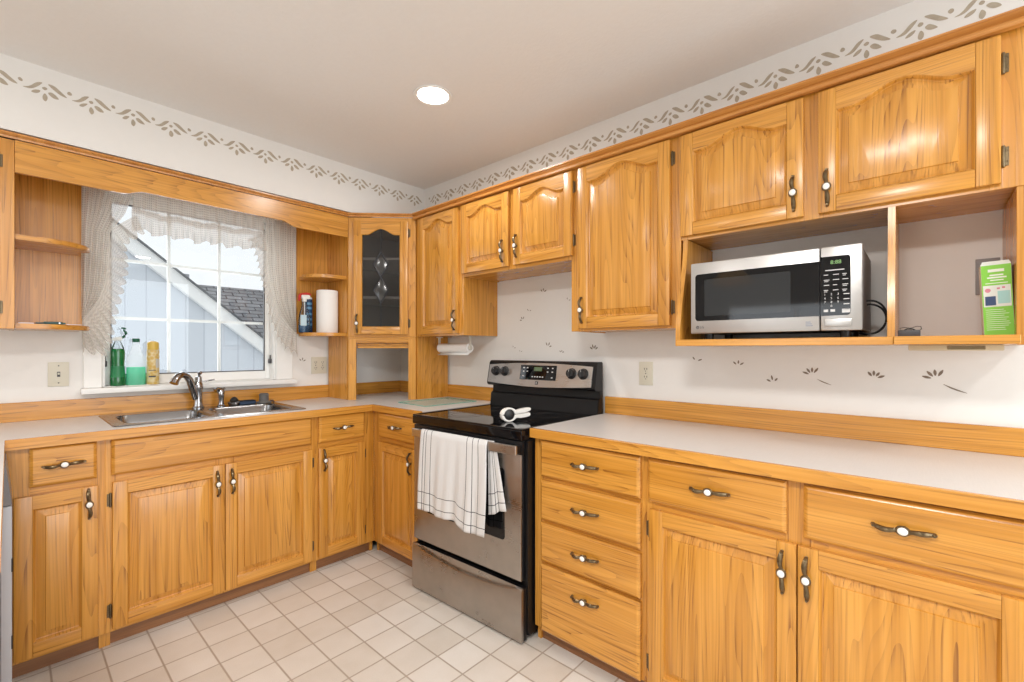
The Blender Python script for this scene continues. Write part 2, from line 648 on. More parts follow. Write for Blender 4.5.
# ------------------------------------------------------------------ stencilled border (painted on the walls)
MOTIF = [
    [(0.008, -0.026), (0.028, -0.018), (0.044, 0.003), (0.063, 0.009), (0.048, -0.011), (0.032, -0.026)],
    [(0.065, -0.012), (0.068, -0.007), (0.073, -0.005), (0.079, -0.009), (0.077, -0.016), (0.070, -0.018)],
    [(0.084, -0.026), (0.094, -0.021), (0.106, -0.029), (0.115, -0.041), (0.101, -0.042), (0.090, -0.036)],
    [(0.066, -0.046), (0.072, -0.034), (0.080, -0.045), (0.080, -0.055), (0.074, -0.064), (0.067, -0.058)],
    [(0.032, -0.041), (0.042, -0.028), (0.058, -0.024), (0.054, -0.034), (0.044, -0.042)],
    [(0.083, 0.010), (0.104, 0.009), (0.118, -0.003), (0.141, -0.023), (0.120, -0.020), (0.102, -0.007)],
    [(-0.006, 0.001), (-0.001, 0.006), (0.006, 0.001), (0.006, -0.007), (-0.001, -0.009), (-0.006, -0.005)],
]
def smooth_outline(pts, it=2):
    for _ in range(it):
        q = []
        for i in range(len(pts)):
            a, c = pts[i], pts[(i + 1) % len(pts)]
            q.append((a[0] * .78 + c[0] * .22, a[1] * .78 + c[1] * .22))
            q.append((a[0] * .22 + c[0] * .78, a[1] * .22 + c[1] * .78))
        pts = q
    return pts
def border(name, count, fn):
    b = MB()
    for k in range(count):
        for shape in MOTIF:
            mx_, mz_ = sum(p[0] for p in shape) / len(shape), sum(p[1] for p in shape) / len(shape)
            shape = [(mx_ + (p[0] - mx_) * 1.22, mz_ + (p[1] - mz_) * 1.22) for p in shape]
            jit = [(p[0] + random.uniform(-.0012, .0012), p[1] + random.uniform(-.0012, .0012)) for p in shape]
            b.poly([fn(0.1494 * k + s, 2.396 + z) for s, z in smooth_outline(jit)][::-1])
    return struct(b.build(name, INK))
border('trim_1', 26, lambda s, z: (-0.0006, -0.36 - s - 0.0163, z))
border('trim_2', 18, lambda s, z: (-2.703 + s, -0.3131, z))

# small painted sprigs on the walls
def sprig(b, fn, s, z, size=0.03, turn=0.0, stem=0.0, leaves=4):
    L = []
    for k in range(leaves):
        a = turn + (-0.9 + 1.8 * k / max(1, leaves - 1))
        cx, cz = math.sin(a), math.cos(a)
        l0, l1, w = size * 0.25, size * random.uniform(0.9, 1.2), size * 0.15
        q = [(cx * l0, cz * l0), (cx * (l0 + l1) / 2 + cz * w, cz * (l0 + l1) / 2 - cx * w), (cx * l1, cz * l1), (cx * (l0 + l1) / 2 - cz * w, cz * (l0 + l1) / 2 + cx * w)]
        L.append(smooth_outline(q, 2))
    if stem:
        q = [(0.012, -0.012), (stem * .5, -stem * .32), (stem, -stem * .55), (stem * .5, -stem * .40)]
        L.append(smooth_outline(q, 1))
    for q in L:
        b.poly([fn(s + x, z + y) for x, y in q][::-1])
b = MB()
fr = lambda s, z: (-0.0006, -s, z)
for y, z, sz, tn, st, lv in [(2.364, 1.195, .028, .3, 0, 2), (2.545, 1.178, .028, .1, 0, 3), (2.681, 1.112, .030, -.2, 0, 3), (2.818, 1.148, .033, -.3, .07, 4),
                             (3.01, 1.142, .034, .3, 0, 4), (3.177, 1.147, .036, -.4, .085, 4), (1.465, 1.59, .03, .2, 0, 3), (1.357, 1.483, .02, .2, 0, 2),
                             (1.308, 1.432, .026, -.6, 0, 3), (1.503, 1.265, .03, .4, 0, 3), (1.817, 1.245, .034, 0, 0, 4), (1.646, 1.53, .018, .5, 0, 2),
                             (1.23, 1.26, .018, .5, 0, 2), (1.29, 1.235, .016, .1, 0, 2), (1.60, 1.23, .022, .2, 0, 3)]:
    sprig(b, fr, y, z, sz, tn, st, lv)
struct(b.build('trim_3', INKD))
b = MB()
sprig(b, lambda s, z: (s, -0.0006, z), -0.793, 1.168, .028, .2, 0, 3)
sprig(b, lambda s, z: (s, -0.0006, z), -2.2, 1.2, .028, .2, 0, 3)
struct(b.build('trim_4', INKD))

# ------------------------------------------------------------------ window over the sink
b = MB()
CX0, CX1 = -1.886, -0.860
b.box(CX0, WX0, -0.016, 0, WZ0, 2.15, 0, .003)
b.box(WX1, CX1, -0.016, 0, WZ0, 2.15, 0, .003)
b.box(WX0, WX1, -0.016, 0, WZ1, 2.15, 0, .003)
# jamb liners
b.box(WX0, WX0 + 0.012, 0, 0.12, WZ0, WZ1)
b.box(WX1 - 0.012, WX1, 0, 0.12, WZ0, WZ1)
b.box(WX0 + .012, WX1 - .012, 0, 0.12, WZ1 - 0.012, WZ1)
win = struct(b.build('window_1', WHITE))
b = MB()
b.box(CX0 - 0.012, CX1 + 0.012, -0.058, 0.0, 1.026, 1.055, 0, .006, 2)
b.box(WX0 + .0, WX1 - .0, 0.0, 0.12, 1.035, 1.0585, 0, .001)
b.build('window_sill', WHITE, win)
b = MB()
sx0, sx1, sz0, sz1 = WX0 + .012, WX1 - .012, 1.059, WZ1 - .012
gx0, gx1, gz0, gz1 = -1.775, -1.006, 1.112, 2.040
b.box(sx0, gx0, 0.06, 0.10, sz0, sz1, 0, .003)
b.box(gx1, sx1, 0.06, 0.10, sz0, sz1, 0, .003)
b.box(gx0, gx1, 0.06, 0.10, sz0, gz0, 0, .003)
b.box(gx0, gx1, 0.06, 0.10, gz1, sz1, 0, .003)
sash = b.build('window_sash', WHITE, win)
b = MB()
for x in (-1.517, -1.263):
    b.box(x - .008, x + .008, 0.083, 0.091, gz0, gz1)
for z in (1.737, 1.422):
    b.box(gx0, gx1, 0.0835, 0.0905, z - .008, z + .008)
b.build('muntin_grid', WHITE, sash)
b = MB()
g = .006
b.box(gx0, gx0 + g, 0.066, 0.08, gz0, gz1)
b.box(gx1 - g, gx1, 0.066, 0.08, gz0, gz1)
b.box(gx0 + g, gx1 - g, 0.066, 0.08, gz0, gz0 + g)
b.box(gx0 + g, gx1 - g, 0.066, 0.08, gz1 - g, gz1)
b.build('glazing_gasket', GREYPL, sash)
b = MB()
b.box(gx0, gx1, 0.076, 0.080, gz0, gz1)
b.build('window_pane', PANE, sash)
b = MB()
for x in (sx0 - .004, sx1 - .012):
    b.box(x, x + .016, 0.03, 0.06, 1.16, 1.19, 0, .003)
    b.tube([(x + .008, .045, 1.19), (x + .008, .043, 1.215)], .004)
b.build('sash_latch', GREYPL, win)

# ------------------------------------------------------------------ outside: neighbouring houses
SIDING, sn, sl, sb = new_mat('pale_blue_siding')
tc = sn.new('ShaderNodeTexCoord')
sp = sn.new('ShaderNodeSeparateXYZ')
sl.new(tc.outputs['Object'], sp.inputs[0])
f = math_node(sn, sl, 'FRACT', math_node(sn, sl, 'MULTIPLY', sp.outputs[0], 4.9))
f = math_node(sn, sl, 'LESS_THAN', f, 0.07)
mx = sn.new('ShaderNodeMix')
mx.data_type = 'RGBA'
mx.inputs['A'].default_value = (0.60, 0.64, 0.69, 1)
mx.inputs['B'].default_value = (0.48, 0.515, 0.57, 1)
sl.new(f, mx.inputs['Factor'])
sl.new(mx.outputs['Result'], sb.inputs['Base Color'])
sb.inputs['Roughness'].default_value = 0.8

SHINGLE, sn, sl, sb = new_mat('grey_shingle')
tc = sn.new('ShaderNodeTexCoord')
mp = sn.new('ShaderNodeMapping')
sl.new(tc.outputs['Object'], mp.inputs['Vector'])
br = sn.new('ShaderNodeTexBrick')
br.inputs['Scale'].default_value = 1.0
br.inputs['Brick Width'].default_value = 0.34
br.inputs['Row Height'].default_value = 0.15
br.inputs['Mortar Size'].default_value = 0.016
br.inputs['Color1'].default_value = (0.20, 0.205, 0.22, 1)
br.inputs['Color2'].default_value = (0.28, 0.285, 0.30, 1)
br.inputs['Mortar'].default_value = (0.06, 0.06, 0.07, 1)
sl.new(mp.outputs[0], br.inputs['Vector'])
sl.new(br.outputs['Color'], sb.inputs['Base Color'])
sb.inputs['Roughness'].default_value = 0.9

nh = thing('neighbour_house', 'pale blue neighbouring house with white sloping eave seen through the window', 'house', (-1.2, 4.0, -1.0))
# local: origin at (-1.2, 4.0, -1.0); rake falls to the right
slope = -0.823
def rake(x):                       # height of the rake's upper edge, local x
    return 3.66 + slope * x
b = MB()
b.prism([(-2.2, 0), (3.2, 0), (3.2, rake(3.2) - .1), (-0.55, rake(-0.55) - .1), (-2.2, rake(-0.55) - .1 + slope * 1.65)], 'Y', 0, 0.2)
b.build('gable_wall', SIDING, nh)
b = MB()
b.prism([(-0.6, rake(-0.6) - .19), (3.4, rake(3.4) - .19), (3.4, rake(3.4)), (-0.6, rake(-0.6))], 'Y', -0.12, -0.02)
b.prism([(-0.6, rake(-0.6) - .19), (-0.6, rake(-0.6)), (-2.4, rake(-0.6) + slope * 1.8), (-2.4, rake(-0.6) + slope * 1.8 - .19)], 'Y', -0.12, -0.02)
b.build('fascia_board', WHITE, nh)
b = MB()
b.prism([(-0.6, rake(-0.6) + .0), (3.5, rake(3.5) + .0), (3.5, rake(3.5) + .022), (-0.6, rake(-0.6) + .026)], 'Y', -0.16, 2.1)
b.prism([(-0.6, rake(-0.6) + .026), (-2.5, rake(-0.6) + slope * 1.9 + .022), (-2.5, rake(-0.6) + slope * 1.9), (-0.6, rake(-0.6))], 'Y', -0.16, 2.1)
b.build('roof_slope', plain('roof_edge', (0.10, 0.11, 0.12), 0.8), nh)
# a lower shingled roof further off
fh = thing('shingled_house', 'distant house with grey shingled roof seen beyond the white eave', 'house', (2.2, 9.5, -1.0))
b = MB()
b.box(-1.5, 5.0, -2.3, 2.0, 0, 1.6)
b.build('house_wall', SIDING, fh)
rm = Matrix.Translation((0, -2.8, 1.66)) @ Matrix.Rotation(R(37), 4, 'X')
b = MB()
b.box(-1.9, 5.2, 0, 3.55, -0.06, 0)
rf = b.build('roof_slope', SHINGLE, fh)
rf.matrix_local = rm
b = MB()
b.box(-1.72, -1.50, 0.05, 0.4, 1.6, 4.02)
b.build('chimney', plain('chimney_grey', (0.35, 0.36, 0.38), 0.9), fh)

# ------------------------------------------------------------------ cabinet hardware
def make_pull_mesh():
    b = MB()
    for s in (-1, 1):
        pts, rr = [], []
        for k in range(11):
            t = k / 10
            pts.append((s * (0.012 + 0.050 * t), -0.016 - 0.008 * math.sin(math.pi * min(1, t * 1.15)) + 0.013 * t ** 3, s * 0.003 * math.sin(math.pi * t)))
            rr.append(0.0042 + 0.0022 * math.sin(math.pi * (t ** 1.3)) - 0.0012 * t)
        b.tube(pts, .005, 0, 8, rr, 1.25)
        b.lathe([(.0045, 0), (.0045, -.012), (.0035, -.016)], (s * 0.058, 0, s * .001), 'Y', 10, 0)
        b.lathe([(.0035, -.021), (.0052, -.020), (.0052, -.018), (.0035, -.016)], (s * 0.0155, 0, 0), 'Y', 8, 0)
    b.lathe([(.006, 0), (.006, -.012), (.0125, -.015), (.0135, -.0185), (.0115, -.022), (.010, -.0225)], (0, 0, 0), 'Y', 20, 0, sx=1.15)
    b.lathe([(.0095, -.021), (.0092, -.0242), (.006, -.0262), (.001, -.0268)], (0, 0, 0), 'Y', 18, 1, sx=1.12)
    o = b.build('pull_proto', [BRONZE, CERAMIC])
    me = o.data
    bpy.data.objects.remove(o)
    return me
PULL = make_pull_mesh()
def make_hinge_mesh():
    b = MB()
    b.box(-.006, .006, -.003, 0, -.026, .026, 0, .001)
    b.lathe([(.0001, -.031), (.0035, -.029), (.0045, -.024), (.0045, .024), (.0035, .029), (.0001, .031)], (0.005, -.004, 0), 'Z', 10)
    for z in (-.015, .015):
        b.lathe([(.0028, -.003), (.0028, -.0042), (.0005, -.0048)], (-.002, 0, z), 'Y', 8)
    o = b.build('hinge_proto', BRONZE)
    me = o.data
    bpy.data.objects.remove(o)
    return me
HINGE = make_hinge_mesh()
def place_mesh(name, me, parent, loc, rot=(0, 0, 0), label=None):
    o = bpy.data.objects.new(name, me)
    o.location = loc
    o.rotation_euler = rot
    COL.objects.link(o)
    o.parent = parent
    return o
def pull(parent, x, z, y, vertical=False):
    return place_mesh('handle', PULL, parent, (x, y, z), (0, R(90) if vertical else 0, 0))
def hinge(parent, x, z, y, flip=False):
    return place_mesh('hinge', HINGE, parent, (x, y, z), (0, R(180) if flip else 0, 0))

# ------------------------------------------------------------------ doors and drawers (local: front faces -Y)
def opening(x0, x1, z0, z1, ins, arch, n=28):
    """Closed outline of a door's panel opening, shrunk by ins; arched on top when arch > 0."""
    x0, x1, z0 = x0 + ins, x1 - ins, z0 + ins
    zt = z1 - ins
    pts = [(x0, z0), ]
    for k in range(1, 5):
        pts.append((x0 + (x1 - x0) * k / 4, z0))
    xc, hw = (x0 + x1) / 2, (x1 - x0) / 2
    for k in range(n + 1):
        u = 1 - 2 * k / n
        h = 0.0
        if arch:
            a = abs(u)
            if a < 0.80:
                h = arch * (0.5 + 0.5 * math.cos(math.pi * a / 0.80))
        pts.append((xc + hw * u, zt + h))
    return pts

def panel_door(parent, name, x0, x1, z0, z1, y, arch=0.0, stile=0.050, rail=0.052, top=None, hinge_side=None, handle=None, glass=False, hinge_dz=0.075, hinge_gap=0.010):
    T = 0.020
    top = top if top else rail
    yf = y - T
    ox0, ox1, oz0, oz1 = x0 + stile, x1 - stile, z0 + rail, z1 - top
    b = MB()
    b.box(x0, ox0, yf, y, z0, z1, 0, .0035, 2)
    b.box(ox1, x1, yf, y, z0, z1, 0, .0035, 2)
    b.box(ox0, ox1, yf, y, z0, oz0, 1, .0030, 2)
    # top rail, arched underneath
    op = opening(ox0, ox1, oz0, oz1, 0, arch)[5:]
    pts = [(ox0, z1), (ox1, z1)] + op
    b.prism(pts, 'Y', yf + .0008, y, 1)
    if not glass:
        prof = [(0.0, yf + .0006), (0.003, yf + .004), (0.0065, yf + .0135), (0.0095, yf + .015), (0.033, yf + .006), (0.0345, yf + .0015), (0.036, yf + .001)]
        rings = [[(p[0], yy, p[1]) for p in opening(ox0, ox1, oz0, oz1, ins, arch * (1 - ins * 2.2))] for ins, yy in prof]
        b.loops(rings, 0, cap0=False, cap1=True)
    else:
        prof = [(0.0, yf + .0006), (0.005, yf + .006), (0.005, y - .002)]
        rings = [[(p[0], yy, p[1]) for p in opening(ox0, ox1, oz0, oz1, ins, arch)] for ins, yy in prof]
        b.loops(rings, 0, cap0=False, cap1=False)
    d = b.build(name, WOOD, parent, 30)
    if handle:
        pull(d, handle[0], handle[1], yf, True)
    if hinge_side:
        for z in (z1 - hinge_dz, z0 + hinge_dz):
            if hinge_side == 'L':
                hinge(d, x0 - hinge_gap, z, y)
            else:
                hinge(d, x1 + hinge_gap, z, y, True)
    return d, (ox0, ox1, oz0, oz1)

def drawer(parent, x0, x1, z0, z1, y, handle_z=None, name='drawer', handle=True):
    T = 0.020
    b = MB()
    prof = [(0, y), (0, y - T + .008), (.003, y - T + .0045), (.009, y - T + .001), (.011, y - T)]
    rings = [[(x0 + i, yy, z0 + i), (x1 - i, yy, z0 + i), (x1 - i, yy, z1 - i), (x0 + i, yy, z1 - i)] for i, yy in prof]
    b.loops(rings, 1, smooth=False)
    d = b.build(name, WOOD, parent, 20)
    if handle:
        pull(d, (x0 + x1) / 2, handle_z if handle_z else (z0 + z1) / 2, y - T)
    return d

FD = 0.612                                   # face frame depth of the base units
def base_unit(name, label, s0, s1, rot, origin, stiles, rails, left_open=True):
    """A base cabinet: root at the floor; local x runs along the wall, front faces -Y. stiles: list of (x0,x1); rails: list of (z0,z1)."""
    r = thing(name, label, 'cabinet', origin, rot)
    b = MB()
    b.box(s0, s0 + .018, -FD + .02, -0.004, 0.0, 0.872, 0)
    b.box(s1 - .018, s1, -FD + .02, -0.004, 0.0, 0.872, 0)
    b.box(s0 + .018, s1 - .018, -FD + .02, -0.004, 0.095, 0.113, 1)
    b.box(s0 + .018, s1 - .018, -0.016, -0.004, 0.113, 0.872, 1)
    for a, c in stiles:
        b.box(a, c, -FD, -FD + .02, 0.062, 0.874, 0, .001)
    for z0, z1 in rails:
        prev = None
        for (a, c), (e, g) in zip(stiles, stiles[1:]):
            b.box(c, e, -FD + .0006, -FD + .02, z0, z1, 1)
    b.build('carcass', WOOD, r)
    b = MB()
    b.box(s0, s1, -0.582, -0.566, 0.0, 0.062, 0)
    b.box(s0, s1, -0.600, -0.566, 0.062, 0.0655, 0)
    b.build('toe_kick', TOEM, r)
    return r

STD_RAILS = [(0.062, 0.10), (0.66, 0.735), (0.855, 0.874)]
# -- window wall, left to right (root at the unit's left end on the wall line)
u = base_unit('base_cabinet', 'narrow oak base cabinet with one drawer left of the sink', 0, 0.281, WIN, (-2.149, 0, 0), [(0, .065), (.24, .281)], STD_RAILS)
drawer(u, 0.062, 0.254, 0.722, 0.875, -FD)
panel_door(u, 'door', 0.022, 0.258, 0.076, 0.691, -FD, handle=(0.229, 0.623), hinge_side=None)
u = base_unit('sink_cabinet', 'wide oak sink cabinet with two doors under the kitchen window', 0, 0.884, WIN, (-1.868, 0, 0), [(0, .035), (.40, .48), (.85, .884)], STD_RAILS)
drawer(u, 0.018, 0.860, 0.722, 0.875, -FD, name='false_drawer_front', handle=False)
panel_door(u, 'door', 0.021, 0.4345, 0.077, 0.693, -FD, handle=(0.403, 0.606), hinge_side='L')
panel_door(u, 'door', 0.4375, 0.863, 0.077, 0.693, -FD, handle=(0.465, 0.606), hinge_side='R')
u = base_unit('base_cabinet', 'narrow oak base cabinet with one drawer right of the sink cabinet', 0, 0.372, WIN, (-0.984, 0, 0), [(0, .03), (.295, .372)], STD_RAILS)
drawer(u, 0.017, 0.300, 0.722, 0.875, -FD)
panel_door(u, 'door', 0.017, 0.300, 0.076, 0.693, -FD, handle=(0.044, 0.625), hinge_side='R')
# -- range wall (local x = -world y)
u = base_unit('base_cabinet', 'narrow oak base cabinet in the inside corner beside the range', 0, 0.512, RNG, (0, -0.612, 0), [(0, .06), (.465, .512)], STD_RAILS)
drawer(u, 0.078, 0.450, 0.722, 0.872, -FD, 0.798)
panel_door(u, 'door', 0.070, 0.468, 0.076, 0.693, -FD, handle=(0.412, 0.612))
u = base_unit('drawer_cabinet', 'oak base cabinet with a stack of four drawers right of the range', 0, 0.512, RNG, (0, -1.902, 0), [(0, .05), (.485, .512)],
              [(0.062, 0.075), (0.325, 0.37), (0.50, 0.545), (0.685, 0.73), (0.855, 0.874)])
for z0, z1, hz in ((0.716, 0.866, .796), (0.534, 0.700, .617), (0.357, 0.519, .442), (0.064, 0.344, .271)):
    drawer(u, 0.041, 0.493, z0, z1, -FD, hz)
u = base_unit('base_cabinet', 'wide oak base cabinet with two drawers over two doors below the microwave', 0, 0.940, RNG, (0, -2.4145, 0), [(0, .03), (.43, .50), (.91, .940)], STD_RAILS)
drawer(u, 0.010, 0.436, 0.714, 0.867, -FD, 0.796)
drawer(u, 0.478, 0.906, 0.714, 0.867, -FD, 0.798)
panel_door(u, 'door', 0.015, 0.4615, 0.066, 0.690, -FD, handle=(0.427, 0.606), hinge_side='L')
panel_door(u, 'door', 0.4645, 0.911, 0.066, 0.690, -FD, handle=(0.487, 0.605), hinge_side='R')

u = base_unit('base_cabinet', 'oak base cabinet under the worktop return behind the white appliance front', 0, 1.015, R(90), (-2.835, -1.985, 0), [(0, .03), (.49, .525), (.985, 1.015)], STD_RAILS)
drawer(u, 0.018, 0.500, 0.722, 0.875, -FD)
drawer(u, 0.515, 0.997, 0.722, 0.875, -FD)
panel_door(u, 'door', 0.018, 0.506, 0.077, 0.693, -FD, handle=(0.478, 0.606), hinge_side=None)
panel_door(u, 'door', 0.509, 0.997, 0.077, 0.693, -FD, handle=(0.537, 0.606), hinge_side=None)

# ------------------------------------------------------------------ worktops and backsplash boards
CT0, CT1 = 0.8765, 0.914
SKX0, SKX1, SKY0, SKY1 = -1.822, -1.013, -0.545, -0.062      # cut-out for the sink
wt = thing('worktop', 'white laminate worktop with oak edge holding the sink and running round the corner', 'worktop', (0, 0, 0))
b = MB()
for x0, x1, y0, y1 in [(-2.149, SKX0, -.627, 0), (SKX0, SKX1, -.627, SKY0), (SKX0, SKX1, SKY1, 0), (SKX1, 0, -.627, 0), (-.627, 0, -1.126, -.627), (-2.84, -2.149, -2.0, 0)]:
    b.box(x0, x1, y0, y1, CT0, CT1)
b.build('laminate_top', LAM, wt)
b = MB()
b.prism([(-2.149, -.647), (-.647, -.647), (-.627, -.627), (-2.149, -.627)], 'Z', CT0 - .001, CT1 + .0004, 0, .0015)
b.build('edge_band', OH, wt)
b = MB()
b.prism([(-.647, -.647), (-.627, -.627), (-.627, -1.126), (-.647, -1.126)], 'Z', CT0 - .001, CT1 + .0004, 0, .0015)
b.build('edge_band', OD, wt)
b = MB()
b.box(-2.1492, -2.1485, -2.0, -.6475, CT0 - .001, CT1, 0)
b.build('edge_band', OD, wt)
wt = thing('worktop', 'long white laminate worktop with oak edge right of the range', 'worktop', (0, 0, 0))
b = MB()
b.box(-.627, 0, -3.40, -1.899, CT0, CT1)
b.build('laminate_top', LAM, wt)
b = MB()
b.box(-.647, -.627, -3.40, -1.899, CT0 - .001, CT1 + .0004, 0, .0015)
b.build('edge_band', OD, wt)

def backsplash(label, x0, x1, y0, y1, m):
    b = MB()
    b.box(x0, x1, y0, y1, CT1, 1.0025, 0, .002)
    return tag(b.build('backsplash_board', m), label, 'backsplash')
backsplash('oak backsplash board along the wall behind the sink', -2.795, -0.001, -0.020, -0.0005, OH)
backsplash('short oak backsplash board on the wall between the appliance garage and the range', -0.020, -0.0005, -1.115, -0.020, OD)
backsplash('long oak backsplash board on the wall right of the range', -0.020, -0.0005, -3.40, -1.895, OD)

# ------------------------------------------------------------------ wall cabinets
def rebase(root, dz):
    """Move a thing's origin up to its base without moving its parts."""
    root.location.z += dz
    for c in root.children:
        c.location.z -= dz

UD = 0.295
UT = 2.135                                    # top of the face frames
def wall_unit(name, label, s1, rot, origin, zb, stiles, rails, depth=UD):
    r = thing(name, label, 'cabinet', origin, rot)
    b = MB()
    b.box(0, .016, -depth + .019, -0.001, zb, UT, 0)
    b.box(s1 - .016, s1, -depth + .019, -0.001, zb, UT, 0)
    b.box(.016, s1 - .016, -depth + .019, -0.001, zb + .004, zb + .020, 1)
    b.box(.016, s1 - .016, -depth + .019, -0.001, UT - .016, UT, 1)
    b.box(.016, s1 - .016, -0.012, -0.001, zb + .02, UT - .016, 0)
    for a, c in stiles:
        b.box(a, c, -depth, -depth + .019, zb, UT, 0, .001)
    for z0, z1 in rails:
        for (a, c), (e, g) in zip(stiles, stiles[1:]):
            b.box(c, e, -depth + .0006, -depth + .019, z0, z1, 1)
    b.build('carcass', WOOD, r)
    return r

ARCH = dict(rail=0.050, top=0.074)
# left end of the window wall
u = wall_unit('wall_cabinet', 'oak wall cabinet at the far left edge, only its hinge stile in view', 0.48, WIN, (-2.602, 0, 0), 1.338, [(0, .04), (.415, .48)], [(1.338, 1.375), (2.09, UT)])
panel_door(u, 'door', 0.02, 0.427, 1.352, 2.113, -UD, arch=.045, hinge_side='R', handle=(0.05, 1.43), hinge_gap=0.014, **ARCH)
rebase(u, 1.338)
# range wall
u = wall_unit('wall_cabinet', 'narrow oak wall cabinet next to the corner glass cabinet', 0.471, RNG, (0, -0.619, 0), 1.338, [(0, .055), (.420, .471)], [(1.338, 1.375), (2.09, UT)])
panel_door(u, 'door', 0.042, 0.433, 1.350, 2.115, -UD, arch=.042, handle=(0.410, 1.43), **ARCH)
rebase(u, 1.338)
u = wall_unit('wall_cabinet', 'short double door oak wall cabinet above the range', 0.7815, RNG, (0, -1.0905, 0), 1.688, [(0, .02), (.36, .44), (.75, .7815)], [(1.688, 1.73), (2.09, UT)])
panel_door(u, 'door', -0.0065, 0.3795, 1.706, 2.115, -UD, arch=.040, handle=(0.3395, 1.792), **ARCH)
panel_door(u, 'door', 0.4155, 0.7955, 1.706, 2.115, -UD, arch=.040, handle=(0.4415, 1.804), hinge_side='R', hinge_gap=0.006, **ARCH)
rebase(u, 1.688)
u = wall_unit('wall_cabinet', 'tall single door oak wall cabinet right of the range', 0.538, RNG, (0, -1.873, 0), 1.338, [(0, .07), (.48, .538)], [(1.338, 1.375), (2.09, UT)])
panel_door(u, 'door', 0.047, 0.498, 1.350, 2.115, -UD, arch=.048, handle=(0.073, 1.436), hinge_side='R', **ARCH)
rebase(u, 1.338)
u = wall_unit('wall_cabinet', 'wide double door oak wall cabinet above the microwave shelf', 0.958, RNG, (0, -2.412, 0), 1.694, [(0, .03), (.40, .50), (.87, .958)], [(1.694, 1.74), (2.09, UT)])
panel_door(u, 'door', 0.003, 0.428, 1.706, 2.113, -UD, arch=.042, handle=(0.400, 1.788), hinge_side='L', hinge_gap=-0.012 + .012 + .001, **ARCH)
panel_door(u, 'door', 0.470, 0.891, 1.706, 2.113, -UD, arch=.042, handle=(0.496, 1.786), hinge_side='R', **ARCH)
rebase(u, 1.694)

# ------------------------------------------------------------------ open microwave shelf hung under the wide wall cabinet
ms = thing('microwave_shelf', 'open oak shelf unit with a divider holding the microwave', 'shelf', (0, -2.421, 0), RNG)
SB = 1.288                                     # top of the shelf boards
def flare(zt, zb, d0, d1, n=10):
    """Front edge running from depth d0 at the top to d1 at the bottom in a soft S."""
    pts = []
    for k in range(n + 1):
        t = k / n
        s = t * t * (3 - 2 * t)
        pts.append((-(d0 + (d1 - d0) * s), zt + (zb - zt) * t))
    return pts
b = MB()
b.prism([(-.001, 1.693)] + flare(1.693, SB, .296, .376) + [(-.001, SB)], 'X', 0, .018, 0)
b.build('side_panel', WOOD, ms)
b = MB()
b.prism([(-.001, 1.693)] + flare(1.693, SB, .296, .345) + [(-.001, SB)], 'X', .642, .660, 0)
b.build('divider_panel', WOOD, ms)
b = MB()
b.box(.912, .948, -.295, -.001, 1.262, 1.693, 0, .001)
b.build('side_panel', WOOD, ms)
for x0, x1, d in ((0, .658, .3775), (.6585, .9115, .380)):
    b = MB()
    b.box(x0, x1, -d, -.001, SB - .0245, SB, 1, .0015)
    b.build('shelf_board', WOOD, ms)
rebase(ms, 1.2635)

# ------------------------------------------------------------------ corner glass cabinet and appliance garage (diagonal)
DC = (-0.4575, -0.4575, 0)                     # middle of the diagonal face
HW = 0.2235
cg = thing('corner_cabinet', 'diagonal corner oak wall cabinet with leaded glass door', 'cabinet', DC, DIA)
GZ0 = 1.338
inv = Matrix.Rotation(R(45), 4, 'Z') @ Matrix.Translation((-DC[0], -DC[1], 0))   # room to local
b = MB()
b.box(-HW, -HW + .041, 0, .018, GZ0, UT, 0, .001)
b.box(HW - .060, HW, 0, .018, GZ0, UT, 0, .001)
b.box(-HW + .041, HW - .060, .0006, .018, UT - .04, UT, 1)
b.box(-HW + .041, HW - .060, .0006, .018, GZ0, GZ0 + .035, 1)
b.build('face_frame', WOOD, cg)
b = MB()
b.box(-.617, -.601, -.287, -.002, GZ0, UT, 0, mtx=inv)
b.box(-.287, -.002, -.617, -.601, GZ0, UT, 0, mtx=inv)
pent = [(-.60, -.003), (-.003, -.003), (-.003, -.60), (-.295, -.60), (-.60, -.295)]
b.prism(pent, 'Z', UT - .016, UT - .001, 1, mtx=inv)
b.build('carcass', WOOD, cg)
pent2 = [(-.60, -.012), (-.012, -.012), (-.012, -.60), (-.285, -.60), (-.60, -.285)]
INTER = plain('cabinet_interior', (0.30, 0.24, 0.19), 0.6)
b = MB()
b.box(-.60, -.003, -.011, -.003, GZ0 + .019, UT - .017, 0, mtx=inv)
b.box(-.011, -.003, -.60, -.0115, GZ0 + .019, UT - .017, 0, mtx=inv)
b.build('back_panel', INTER, cg)
for z in (GZ0 + .018, 1.610, 1.872):
    b = MB()
    b.prism(pent2, 'Z', z - .016, z, 0, mtx=inv)
    b.build('shelf', plain('shelf_edge', (0.85, 0.78, 0.66), 0.5), cg)
d, (gx0, gx1, gz0, gz1) = panel_door(cg, 'glass_door', -HW + .039, -HW + .397, 1.352, 2.108, 0, arch=.040, stile=.051, rail=.048, top=.088, glass=True, handle=(-HW + .064, 1.425), hinge_side='R', hinge_gap=0.008)
b = MB()
op = opening(gx0 - .008, gx1 + .008, gz0 - .008, gz1 + .008, 0, .040)
b.prism(op, 'Y', -.011, -.008, 0)
b.build('glass_pane', SEEDY, d)
LEAD = plain('lead_came', (0.05, 0.05, 0.055), 0.35, 0.8)
b = MB()
xc = (gx0 + gx1) / 2
def came(p, q):
    b.tube([(p[0], -.0135, p[1]), (q[0], -.0140, q[1])], .0050 if p[0] != q[0] else .0032, 0, 6)
came((xc, gz1 + .035), (xc, 1.904))
came((xc, 1.561), (xc, gz0))
